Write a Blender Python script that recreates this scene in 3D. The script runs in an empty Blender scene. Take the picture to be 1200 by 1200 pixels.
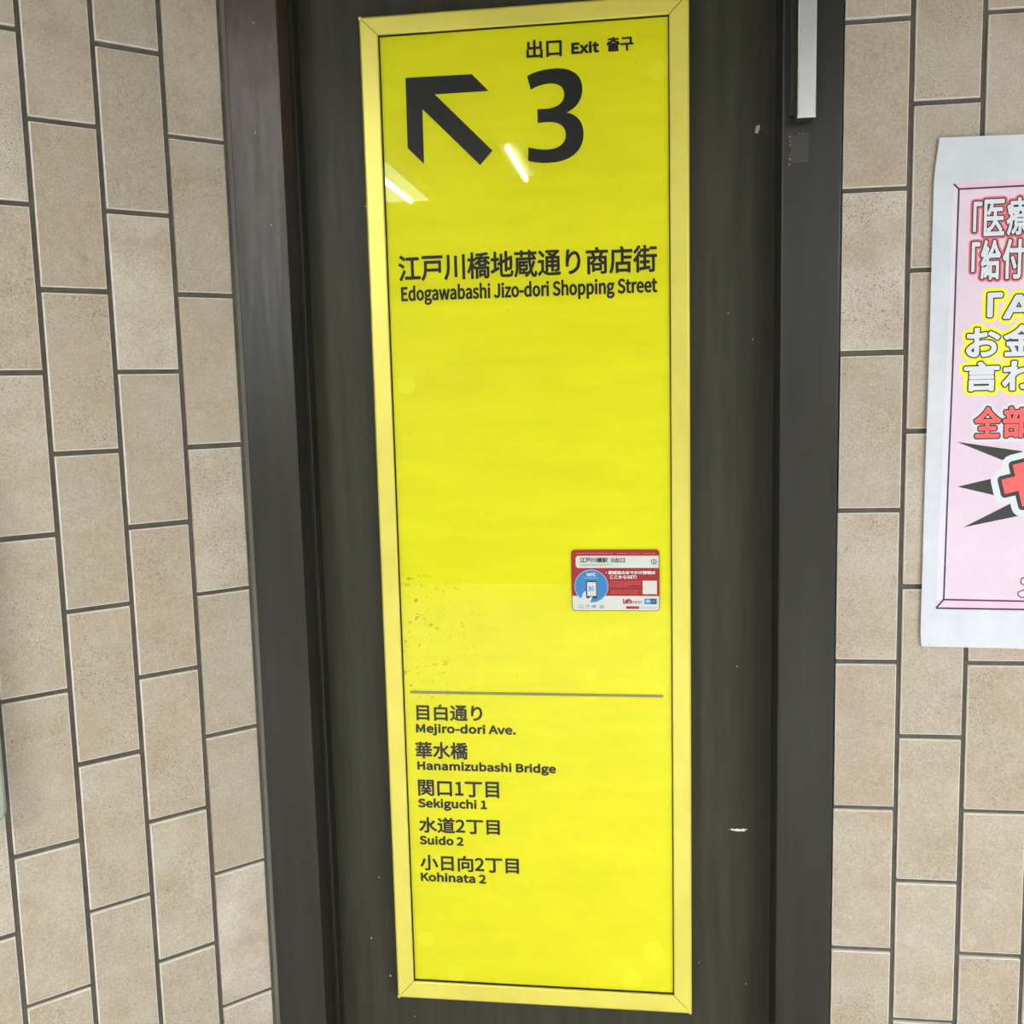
import bpy, bmesh, math, random
from mathutils import Vector, Matrix
from mathutils.geometry import tessellate_polygon, delaunay_2d_cdt

# ------------------------------------------------------------------ camera, world, exposure
SC = bpy.context.scene
COL = SC.collection
Z0 = 2.05                     # height of the reference joint above the floor
CAMP = (-0.38075, -1.57527, -0.51073 + Z0)
YAW, PITCH, ROLL, FPX = -0.13379, -0.12058, -0.02423, 1187.0

def make_camera():
    cy, sy = math.cos(YAW), math.sin(YAW); cp, sp = math.cos(PITCH), math.sin(PITCH)
    cr, sr = math.cos(ROLL), math.sin(ROLL)
    f = Vector((sy*cp, cy*cp, sp)); r0 = Vector((cy, -sy, 0)); u0 = r0.cross(f)
    r = r0*cr + u0*sr; u = -r0*sr + u0*cr
    cam = bpy.data.cameras.new('camera'); o = bpy.data.objects.new('camera', cam); COL.objects.link(o)
    m = Matrix((r, u, -f)).transposed().to_4x4(); m.translation = Vector(CAMP)
    o.matrix_world = m
    cam.sensor_fit = 'HORIZONTAL'; cam.sensor_width = 36.0; cam.lens = 36.0*FPX/1200.0
    cam.clip_start = 0.02; cam.clip_end = 60
    SC.camera = o
make_camera()

W = bpy.data.worlds.new('world'); SC.world = W; W.use_nodes = True
W.node_tree.nodes['Background'].inputs[0].default_value = (0.8, 0.9, 1.0, 1)
W.node_tree.nodes['Background'].inputs[1].default_value = 0.02
SC.view_settings.view_transform = 'Standard'; SC.view_settings.look = 'None'
SC.view_settings.gamma = 1.0; SC.view_settings.use_curve_mapping = False
SC.view_settings.exposure = 1.14
SC.cycles.use_denoising = True
SC.cycles.max_bounces = 8; SC.cycles.diffuse_bounces = 5; SC.cycles.transparent_max_bounces = 12
SC.cycles.sample_clamp_indirect = 6.0

random.seed(7)

# ------------------------------------------------------------------ lamps of the passage and added fill lights (geometry built near the end)
LAMP_TUBE = 15.0      # radiance of a bare fluorescent tube
LAMP_FILL = 36.0     # radiance of an added fill panel
LAMP_SOFT = 3.0       # the reflector fitting seen in the sign's glass

# ------------------------------------------------------------------ helpers
def nm(name):
    m = bpy.data.materials.new(name); m.use_nodes = True
    return m, m.node_tree.nodes, m.node_tree.links, m.node_tree.nodes['Principled BSDF']

def simple(name, col, rough=0.5, metal=0.0, spec=0.5):
    m, n, l, b = nm(name)
    b.inputs['Base Color'].default_value = (*col, 1); b.inputs['Roughness'].default_value = rough
    b.inputs['Metallic'].default_value = metal; b.inputs['Specular IOR Level'].default_value = spec
    return m

def srgb(r, g, b):
    f = lambda c: (c/255/12.92) if c/255 <= 0.04045 else ((c/255+0.06)/1.055)**2.4
    return (f(r), f(g), f(b))

def emit(name, col, s):
    m = bpy.data.materials.new(name); m.use_nodes = True; n = m.node_tree.nodes; n.clear()
    e = n.new('ShaderNodeEmission'); o = n.new('ShaderNodeOutputMaterial')
    e.inputs[0].default_value = (*col, 1); e.inputs[1].default_value = s
    m.node_tree.links.new(e.outputs[0], o.inputs[0]); return m

def worg(o):
    v = Vector((0, 0, 0))
    while o is not None:
        v = v + Vector(o.location); o = o.parent
    return v

def mk(name, verts, faces, mat, parent=None, origin=None, smooth=False, bevel=0):
    """verts in reference coordinates (z relative to Z0) -> one mesh object"""
    me = bpy.data.meshes.new(name)
    base = worg(parent) if parent else Vector((0, 0, 0))
    org = Vector(origin) + Vector((0, 0, Z0)) if origin is not None else (base if parent else Vector((0, 0, 0)))
    me.from_pydata([(v[0]-org.x, v[1]-org.y, v[2]+Z0-org.z) for v in verts], [], faces)
    bm = bmesh.new(); bm.from_mesh(me)
    bmesh.ops.recalc_face_normals(bm, faces=bm.faces)
    if bevel:
        bmesh.ops.bevel(bm, geom=bm.edges[:], offset=bevel, segments=2, profile=0.6, affect='EDGES')
    bm.to_mesh(me); bm.free()
    me.materials.append(mat)
    if smooth:
        for p in me.polygons: p.use_smooth = True
    o = bpy.data.objects.new(name, me); COL.objects.link(o)
    o.location = org - base
    if parent: o.parent = parent
    return o

def flat(name, verts, faces, mat, parent):
    """thin print facing -y: keep the face winding towards -y"""
    me = bpy.data.meshes.new(name); base = worg(parent)
    me.from_pydata([(v[0]-base.x, v[1]-base.y, v[2]+Z0-base.z) for v in verts], [], faces)
    me.update()
    bm = bmesh.new(); bm.from_mesh(me)
    for f in bm.faces:
        if f.normal.y > 0: f.normal_flip()
    bm.to_mesh(me); bm.free()
    me.materials.append(mat)
    o = bpy.data.objects.new(name, me); COL.objects.link(o); o.parent = parent
    return o

def empty(name, loc, label=None, cat=None, group=None):
    o = bpy.data.objects.new(name, None); COL.objects.link(o)
    o.location = (loc[0], loc[1], loc[2]+Z0); o.empty_display_size = 0.1
    if label: tag(o, label, cat, group)
    return o

def tag(o, label, cat, group=None):
    o['label'] = label; o['category'] = cat
    if group: o['group'] = group
    return o

def box(x0, x1, y0, y1, z0, z1):
    v = [(x, y, z) for z in (z0, z1) for y in (y0, y1) for x in (x0, x1)]
    return v, [(0, 2, 3, 1), (4, 5, 7, 6), (0, 1, 5, 4), (2, 6, 7, 3), (0, 4, 6, 2), (1, 3, 7, 5)]

def joinvf(*parts):
    V, F = [], []
    for v, f in parts:
        b = len(V); V += list(v); F += [tuple(i+b for i in q) for q in f]
    return V, F

def rect(x0, x1, z0, z1, y):
    return [(x0, y, z0), (x1, y, z0), (x1, y, z1), (x0, y, z1)], [(0, 1, 2, 3)]

def poly(pts, y):
    return [(p[0], y, p[1]) for p in pts], [tuple(range(len(pts)))]

def disc(cx, cz, r, y, n=32, rz=None):
    rz = rz or r
    return poly([(cx+r*math.cos(2*math.pi*i/n), cz+rz*math.sin(2*math.pi*i/n)) for i in range(n)], y)

def loops_fill(loops, y):
    if not loops: return [], []
    pl = [[Vector((p[0], p[1], 0)) for p in l] for l in loops]
    tris = tessellate_polygon(pl)
    pts = [(p[0], y, p[1]) for l in loops for p in l]
    return pts, [tuple(t) for t in tris]

def loops_stroke(loops, r, y, n=8):
    """dilate an outline by r: a quad along every edge, a small disc at every corner"""
    V, F = [], []
    for l in loops:
        m = len(l)
        for i in range(m):
            ax, az = l[i]; bx, bz = l[(i+1) % m]; px, pz = l[i-1]
            dx, dz = bx-ax, bz-az; L = math.hypot(dx, dz); ex, ez = ax-px, az-pz; E = math.hypot(ex, ez)
            if L > 1e-9:
                nx, nz = -dz/L*r, dx/L*r; b = len(V)
                V += [(ax-nx, y, az-nz), (bx-nx, y, bz-nz), (bx+nx, y, bz+nz), (ax+nx, y, az+nz)]
                F.append((b, b+1, b+2, b+3))
            turn = abs(math.atan2(ex*dz-ez*dx, ex*dx+ez*dz)) if L > 1e-9 and E > 1e-9 else 3
            if turn < 0.12: continue
            b = len(V); kk = n if turn > 0.6 else 6; a0 = math.atan2(dz, dx)+math.pi/2
            V += [(ax+r*math.cos(a0+2*math.pi*k/kk), y, az+r*math.sin(a0+2*math.pi*k/kk)) for k in range(kk)]
            F.append(tuple(range(b, b+kk)))
    return V, F

def text_loops(s, track=0.0):
    out, x = [], 0.0
    for ch in s:
        adv, g = GLYPHS[ch]
        for l in (g.split(';') if g else []):
            pts = [tuple(map(float, p.split(','))) for p in l.split(' ')]
            out.append([(x+p[0], p[1]) for p in pts])
        x += adv + track
    return out

def fit(loops, x0, x1, zt, zb, r=0.0, cap=False):
    """ink box of the loops -> the box given (r: dilation to leave room for); cap: baseline/cap height fit"""
    xs = [p[0] for l in loops for p in l]; zs = [p[1] for l in loops for p in l]
    a, b = min(xs), max(xs); c, d = (0.0, 733.0) if cap else (min(zs), max(zs))
    sx = (x1-x0-2*r)/(b-a); sz = (zt-zb-2*r)/(d-c)
    return [[(x0+r+(p[0]-a)*sx, zb+r+(p[1]-c)*sz) for p in l] for l in loops]

def glyph_sets(loops):
    return loops

def union(vf, y):
    """merge overlapping flat faces into one clean sheet (no doubled surfaces)"""
    V, F = vf
    pts = [Vector((v[0]*1000, v[2]*1000)) for v in V]
    G = []
    for f in F:
        n = len(f); ar = sum(pts[f[i]].x*pts[f[(i+1) % n]].y-pts[f[(i+1) % n]].x*pts[f[i]].y for i in range(n))
        if abs(ar) > 1e-7: G.append(list(f) if ar > 0 else list(f)[::-1])
    vo, eo, fo, _, _, src = delaunay_2d_cdt(pts, [], G, 0, 1e-4)
    polys = []
    for f in G:
        P = [(pts[i].x, pts[i].y) for i in f]
        polys.append((min(p[0] for p in P), max(p[0] for p in P), min(p[1] for p in P), max(p[1] for p in P), P))
    keep = []
    for f in fo:                                   # keep a piece if its centre lies in any input face
        cx = sum(vo[i].x for i in f)/len(f); cz = sum(vo[i].y for i in f)/len(f)
        for x0, x1, z0, z1, P in polys:
            if x0 <= cx <= x1 and z0 <= cz <= z1 and all((P[i][0]-P[i-1][0])*(cz-P[i-1][1])-(P[i][1]-P[i-1][1])*(cx-P[i-1][0]) >= -1e-6 for i in range(len(P))):
                keep.append(tuple(f)); break
    return [(p.x/1000, y, p.y/1000) for p in vo], keep

def text_mesh(name, s, box4, r, y, mat, parent, cap=False, track=0.0):
    L = fit(text_loops(s, track), *box4, r=r, cap=cap)
    # tessellate glyph by glyph group (loops overlapping in x) keeps holes right
    parts, k = [], 0
    for ch in s:
        g0 = GLYPHS[ch][1]; n = len(g0.split(';')) if g0 else 0
        G = L[k:k+n]; k += n
        if not n: continue
        P = [loops_fill(g, y) for g in group_loops(G)]
        parts.append(union(joinvf(*P, loops_stroke(G, r, y, 6)), y) if r else joinvf(*P))
    V, F = joinvf(*parts)
    return flat(name, V, F, mat, parent)

def group_loops(L):
    """one outer loop with its holes per group"""
    def bb(l):
        xs = [p[0] for p in l]; zs = [p[1] for p in l]; return min(xs), max(xs), min(zs), max(zs)
    def area(l):
        return 0.5*sum(l[i][0]*l[(i+1) % len(l)][1]-l[(i+1) % len(l)][0]*l[i][1] for i in range(len(l)))
    def inside(p, l):
        c = False; n = len(l)
        for i in range(n):
            a, b = l[i], l[(i+1) % n]
            if (a[1] > p[1]) != (b[1] > p[1]) and p[0] < (b[0]-a[0])*(p[1]-a[1])/(b[1]-a[1])+a[0]: c = not c
        return c
    depth = [sum(1 for j, m in enumerate(L) if j != i and inside(l[0], m)) for i, l in enumerate(L)]
    groups = []
    for i, l in enumerate(L):
        if depth[i] % 2 == 0:
            g = [l] + [m for j, m in enumerate(L) if depth[j] == depth[i]+1 and inside(m[0], l)]
            groups.append(g)
    return groups

def fills(L, y):
    return joinvf(*[loops_fill(g, y) for g in group_loops(L)])

def noise_node(n, l, vec, scale, detail=3, rough=0.5):
    t = n.new('ShaderNodeTexNoise'); t.inputs['Scale'].default_value = scale
    t.inputs['Detail'].default_value = detail; t.inputs['Roughness'].default_value = rough
    if vec is not None: l.new(vec, t.inputs['Vector'])
    return t.outputs['Fac']

def ramp(n, l, fac, a, b, ca=(0, 0, 0), cb=(1, 1, 1)):
    r = n.new('ShaderNodeValToRGB'); r.color_ramp.elements[0].position = a; r.color_ramp.elements[1].position = b
    r.color_ramp.elements[0].color = (*ca, 1); r.color_ramp.elements[1].color = (*cb, 1)
    l.new(fac, r.inputs[0]); return r.outputs[0]

def mixc(n, l, fac, a, b):
    m = n.new('ShaderNodeMix'); m.data_type = 'RGBA'
    for sock, val in ((0, fac), (6, a), (7, b)):
        if hasattr(val, 'links'): l.new(val, m.inputs[sock])
        elif sock == 0: m.inputs[0].default_value = val
        else: m.inputs[sock].default_value = (*val, 1)
    return m.outputs[2]

def math_(n, l, op, a, b=None):
    m = n.new('ShaderNodeMath'); m.operation = op
    for i, v in enumerate((a, b)):
        if v is None: continue
        if hasattr(v, 'links'): l.new(v, m.inputs[i])
        else: m.inputs[i].default_value = v
    return m.outputs[0]

# ------------------------------------------------------------------ materials
TW, TH, TD = 0.0898, 0.2272, 0.008     # tile face and thickness
PX, PZ = 0.0977, 0.235                 # tile pitch

def tile_material(name='speckled_glazed_tile'):
    m, n, l, b = nm(name)
    tc = n.new('ShaderNodeTexCoord'); oi = n.new('ShaderNodeObjectInfo')
    off = n.new('ShaderNodeVectorMath'); off.operation = 'MULTIPLY_ADD'
    cmb = n.new('ShaderNodeCombineXYZ')
    for i, k in enumerate((17.3, 5.1, 31.7)):
        l.new(math_(n, l, 'MULTIPLY', oi.outputs['Random'], k), cmb.inputs[i])
    add = n.new('ShaderNodeVectorMath'); add.operation = 'ADD'
    l.new(tc.outputs['Object'], add.inputs[0]); l.new(cmb.outputs[0], add.inputs[1])
    v = add.outputs[0]
    r = oi.outputs['Random']
    # per-tile body colour
    cr = n.new('ShaderNodeValToRGB'); e = cr.color_ramp.elements
    e[0].position = 0; e[0].color = (*TILE_A, 1); e[1].position = 1; e[1].color = (*TILE_D, 1)
    e.new(0.35).color = (*TILE_B, 1); e.new(0.7).color = (*TILE_C, 1)
    l.new(r, cr.inputs[0])
    cloud = ramp(n, l, noise_node(n, l, v, 14, 4, 0.6), 0.35, 0.68)
    c = mixc(n, l, math_(n, l, 'MULTIPLY', cloud, 0.75), cr.outputs[0], TILE_BROWN)
    pale = ramp(n, l, noise_node(n, l, v, 55, 4, 0.7), 0.5, 0.75)
    c = mixc(n, l, math_(n, l, 'MULTIPLY', pale, 0.22), c, TILE_PALE)
    # grainy mottling
    fine = ramp(n, l, noise_node(n, l, v, 330, 4, 0.8), 0.3, 0.7, (0.74, 0.74, 0.74), (1.16, 1.16, 1.16))
    mul = n.new('ShaderNodeMix'); mul.data_type = 'RGBA'; mul.blend_type = 'MULTIPLY'; mul.inputs[0].default_value = 1
    l.new(c, mul.inputs[6]); l.new(fine, mul.inputs[7]); c = mul.outputs[2]
    # dark flecks, denser in patches and on some tiles
    fl = ramp(n, l, noise_node(n, l, v, 430, 3, 0.6), 0.585, 0.64)
    dens = ramp(n, l, noise_node(n, l, v, 11, 2, 0.5), 0.36, 0.6)
    rr = n.new('ShaderNodeMath'); rr.operation = 'FRACT'; l.new(math_(n, l, 'MULTIPLY', r, 7.77), rr.inputs[0])
    some = math_(n, l, 'ADD', math_(n, l, 'MULTIPLY', rr.outputs[0], 0.70), 0.22)
    c = mixc(n, l, math_(n, l, 'MULTIPLY', math_(n, l, 'MULTIPLY', fl, dens), some), c, srgb(84, 72, 62))
    # few bigger dark pits
    vo = n.new('ShaderNodeTexVoronoi'); vo.inputs['Scale'].default_value = 55; l.new(v, vo.inputs['Vector'])
    sep = n.new('ShaderNodeSeparateColor'); l.new(vo.outputs['Color'], sep.inputs[0])
    pit = math_(n, l, 'MULTIPLY', math_(n, l, 'LESS_THAN', vo.outputs['Distance'], 0.06), math_(n, l, 'GREATER_THAN', sep.outputs[0], 0.86))
    c = mixc(n, l, math_(n, l, 'MULTIPLY', pit, 0.8), c, srgb(60, 52, 46))
    # grimy smudges
    sm = ramp(n, l, noise_node(n, l, v, 24, 5, 0.75), 0.62, 0.78)
    c = mixc(n, l, math_(n, l, 'MULTIPLY', sm, 0.32), c, srgb(92, 84, 74))
    # pale glaze on the arris, its lit edge also put into the colour
    s3 = n.new('ShaderNodeSeparateXYZ'); l.new(tc.outputs['Object'], s3.inputs[0])
    wob = math_(n, l, 'MULTIPLY', noise_node(n, l, v, 90, 2), 0.0011)
    ex = math_(n, l, 'GREATER_THAN', math_(n, l, 'ADD', math_(n, l, 'ABSOLUTE', s3.outputs[0]), wob), TW/2-0.0009)
    ez = math_(n, l, 'GREATER_THAN', math_(n, l, 'ADD', math_(n, l, 'ABSOLUTE', s3.outputs[2]), wob), TH/2-0.0009)
    edge = math_(n, l, 'MAXIMUM', ex, ez)
    c = mixc(n, l, math_(n, l, 'MULTIPLY', edge, 0.75), c, TILE_EDGE)
    l.new(c, b.inputs['Base Color'])
    b.inputs['Roughness'].default_value = 0.55; b.inputs['Specular IOR Level'].default_value = 0.35
    bp = n.new('ShaderNodeBump'); bp.inputs['Strength'].default_value = 0.15; bp.inputs['Distance'].default_value = 0.002
    l.new(noise_node(n, l, v, 60, 4, 0.6), bp.inputs['Height']); l.new(bp.outputs[0], b.inputs['Normal'])
    return m
TILE_A = srgb(180, 171, 156); TILE_B = srgb(194, 186, 171); TILE_C = srgb(184, 170, 155); TILE_D = srgb(212, 206, 195)
TILE_BROWN = srgb(176, 158, 138); TILE_PALE = srgb(222, 216, 204); TILE_EDGE = srgb(240, 236, 228)
M_TILE = tile_material()

def grout_material():
    m, n, l, b = nm('grey_grout'); tc = n.new('ShaderNodeTexCoord')
    f = ramp(n, l, noise_node(n, l, tc.outputs['Object'], 40, 5, 0.7), 0.3, 0.75, srgb(82, 76, 70), srgb(108, 101, 94))
    l.new(f, b.inputs['Base Color']); b.inputs['Roughness'].default_value = 0.9
    bp = n.new('ShaderNodeBump'); bp.inputs['Strength'].default_value = 0.4; bp.inputs['Distance'].default_value = 0.001
    l.new(noise_node(n, l, tc.outputs['Object'], 500, 3), bp.inputs['Height']); l.new(bp.outputs[0], b.inputs['Normal'])
    return m
M_GROUT = grout_material()

def steel_material(name, col, rough, streak=0.2, dust=0.3, spec=0.42, brown_top=False):
    m, n, l, b = nm(name); tc = n.new('ShaderNodeTexCoord')
    mp = n.new('ShaderNodeMapping'); mp.inputs['Scale'].default_value = (9, 9, 0.6); l.new(tc.outputs['Object'], mp.inputs[0])
    st = ramp(n, l, noise_node(n, l, mp.outputs[0], 6, 4, 0.6), 0.35, 0.7, tuple(c*(1-streak) for c in col), tuple(c*(1+streak) for c in col))
    sp = ramp(n, l, noise_node(n, l, tc.outputs['Object'], 380, 2), 0.70, 0.76)
    pt = ramp(n, l, noise_node(n, l, tc.outputs['Object'], 5, 3), 0.5, 0.7)
    c = mixc(n, l, math_(n, l, 'MULTIPLY', math_(n, l, 'MULTIPLY', sp, pt), dust), st, srgb(150, 145, 135))
    if brown_top:                                     # browner, lighter tone with dark specks, setting in high on the jamb
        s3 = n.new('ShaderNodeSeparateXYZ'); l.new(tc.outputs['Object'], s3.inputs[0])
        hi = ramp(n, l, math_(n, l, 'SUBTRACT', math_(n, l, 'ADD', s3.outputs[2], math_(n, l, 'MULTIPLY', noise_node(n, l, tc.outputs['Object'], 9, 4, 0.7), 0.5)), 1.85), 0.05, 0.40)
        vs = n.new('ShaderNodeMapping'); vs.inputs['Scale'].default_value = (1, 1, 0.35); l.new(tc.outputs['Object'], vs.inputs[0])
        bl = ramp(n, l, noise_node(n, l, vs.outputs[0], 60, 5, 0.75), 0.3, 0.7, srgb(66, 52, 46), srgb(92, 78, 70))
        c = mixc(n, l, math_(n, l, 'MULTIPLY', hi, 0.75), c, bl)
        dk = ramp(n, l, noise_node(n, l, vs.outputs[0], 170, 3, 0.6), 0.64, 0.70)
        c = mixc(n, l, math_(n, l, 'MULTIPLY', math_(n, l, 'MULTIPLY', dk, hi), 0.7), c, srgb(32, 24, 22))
    l.new(c, b.inputs['Base Color'])
    rg = ramp(n, l, noise_node(n, l, mp.outputs[0], 10, 4, 0.7), 0.3, 0.7, (rough-0.06,)*3, (rough+0.08,)*3)
    l.new(rg, b.inputs['Roughness']); b.inputs['Specular IOR Level'].default_value = spec
    bp = n.new('ShaderNodeBump'); bp.inputs['Strength'].default_value = 0.06; bp.inputs['Distance'].default_value = 0.002
    l.new(noise_node(n, l, tc.outputs['Object'], 160, 3), bp.inputs['Height']); l.new(bp.outputs[0], b.inputs['Normal'])
    return m
M_PANEL = steel_material('dark_painted_steel', srgb(56, 56, 46), 0.45, spec=0.25)
M_JAMB = steel_material('dark_bronze_jamb', srgb(40, 39, 35), 0.36)
M_JAMB_L = steel_material('brown_topped_jamb', srgb(42, 41, 36), 0.34, brown_top=True)
M_SEAL = steel_material('grey_sealant', srgb(112, 110, 100), 0.7, 0.15, 0.1)
M_GAP = simple('black_gap', srgb(22, 21, 19), 0.8)

def yellow_face():
    m, n, l, b = nm('yellow_sign_film'); tc = n.new('ShaderNodeTexCoord'); v = tc.outputs['Object']
    mp = n.new('ShaderNodeMapping'); mp.inputs['Scale'].default_value = (2.2, 1, 14); l.new(v, mp.inputs[0])
    c = ramp(n, l, noise_node(n, l, mp.outputs[0], 2.2, 4, 0.6), 0.3, 0.75, YEL_A, YEL_B)
    # dirt gathered low on the left behind the pane, object space (origin at the sign's lower middle)
    s = n.new('ShaderNodeSeparateXYZ'); l.new(v, s.inputs[0])
    dx = ramp(n, l, math_(n, l, 'ADD', s.outputs[0], 0.5), 0.27, 0.42, (1, 1, 1), (0, 0, 0))
    za = math_(n, l, 'GREATER_THAN', s.outputs[2], 0.535); zb = math_(n, l, 'LESS_THAN', s.outputs[2], 0.75)
    sp = ramp(n, l, noise_node(n, l, v, 85, 4, 0.75), 0.60, 0.66)
    k = math_(n, l, 'MULTIPLY', math_(n, l, 'MULTIPLY', dx, sp), math_(n, l, 'MULTIPLY', za, zb))
    c = mixc(n, l, math_(n, l, 'MULTIPLY', k, 0.85), c, srgb(90, 90, 20))
    # faint grey bloom in patches
    bl = ramp(n, l, noise_node(n, l, v, 9, 5, 0.75), 0.62, 0.8)
    c = mixc(n, l, math_(n, l, 'MULTIPLY', bl, 0.10), c, srgb(150, 150, 40))
    sp2 = ramp(n, l, noise_node(n, l, v, 210, 2, 0.5), 0.765, 0.79)
    c = mixc(n, l, math_(n, l, 'MULTIPLY', sp2, 0.6), c, srgb(110, 105, 20))
    l.new(c, b.inputs['Base Color']); b.inputs['Roughness'].default_value = 0.5; b.inputs['Specular IOR Level'].default_value = 0.2
    return m
YEL_A = srgb(240, 238, 8); YEL_B = srgb(250, 248, 22)
M_YEL = yellow_face()
M_DOT = simple('adhesive_shown_through_film', srgb(250, 249, 44), 0.5, 0, 0.2)

def rail_material():
    m, n, l, b = nm('yellow_anodised_rail'); tc = n.new('ShaderNodeTexCoord'); v = tc.outputs['Object']
    c = ramp(n, l, noise_node(n, l, v, 12, 4, 0.6), 0.3, 0.7, srgb(226, 214, 92), srgb(238, 226, 104))
    sc = ramp(n, l, noise_node(n, l, v, 75, 5, 0.8), 0.69, 0.74)
    c = mixc(n, l, math_(n, l, 'MULTIPLY', sc, 0.45), c, srgb(150, 140, 60))
    l.new(c, b.inputs['Base Color']); b.inputs['Roughness'].default_value = 0.32; b.inputs['Metallic'].default_value = 0.25
    b.inputs['Specular IOR Level'].default_value = 0.6
    return m
M_RAIL = rail_material()
M_INK = simple('black_print', srgb(32, 34, 36), 0.45, 0, 0.3)
M_GREYLINE = simple('grey_print', srgb(150, 146, 96), 0.45, 0, 0.3)

def pane_material():
    m = bpy.data.materials.new('clear_acrylic'); m.use_nodes = True; n, l = m.node_tree.nodes, m.node_tree.links; n.clear()
    t = n.new('ShaderNodeBsdfTransparent'); g = n.new('ShaderNodeBsdfGlossy'); mx = n.new('ShaderNodeMixShader')
    fr = n.new('ShaderNodeFresnel'); fr.inputs['IOR'].default_value = 1.49; o = n.new('ShaderNodeOutputMaterial')
    g.inputs['Roughness'].default_value = 0.012; t.inputs[0].default_value = (0.985, 0.985, 0.98, 1)
    l.new(fr.outputs[0], mx.inputs[0]); l.new(t.outputs[0], mx.inputs[1]); l.new(g.outputs[0], mx.inputs[2]); l.new(mx.outputs[0], o.inputs[0])
    return m
M_PANE = pane_material()
M_ALU = simple('brushed_aluminium', srgb(214, 215, 218), 0.33, 0.88)
M_ALU_EDGE = simple('white_bar_edge', srgb(244, 245, 246), 0.35, 0.0)  # bright bevel put into the colour: plain white instead of reflecting metal
M_DARKBAR = simple('dark_rail_body', srgb(58, 57, 54), 0.45)

def paper_material(name, a, b_, rough=0.6):
    m, n, l, b = nm(name); tc = n.new('ShaderNodeTexCoord'); v = tc.outputs['Object']
    c = ramp(n, l, noise_node(n, l, v, 16, 5, 0.65), 0.3, 0.75, a, b_)
    l.new(c, b.inputs['Base Color']); b.inputs['Roughness'].default_value = rough; b.inputs['Specular IOR Level'].default_value = 0.3
    return m
M_PAPER = paper_material('white_poster_paper', srgb(206, 212, 224), srgb(222, 227, 238))
M_PINK = paper_material('pale_pink_print', srgb(226, 206, 226), srgb(234, 216, 234))
M_PINK2 = paper_material('pink_bevel_print', srgb(232, 196, 220), srgb(238, 206, 228))
M_LINE = simple('dark_violet_print', srgb(62, 42, 62), 0.6)
M_BLK = simple('poster_black_print', srgb(34, 28, 33), 0.6)
M_SPIKE = simple('charcoal_print', srgb(50, 52, 52), 0.6)
M_WHT = simple('poster_white_print', srgb(222, 228, 238), 0.6)
M_REDGLOW = simple('poster_rose_print', srgb(226, 108, 124), 0.6)
M_YGLOW = simple('poster_yellow_print', srgb(250, 246, 30), 0.6)
M_RED = simple('poster_red_print', srgb(250, 102, 102), 0.6)
M_WINE = simple('poster_wine_print', srgb(130, 40, 66), 0.6)

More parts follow.
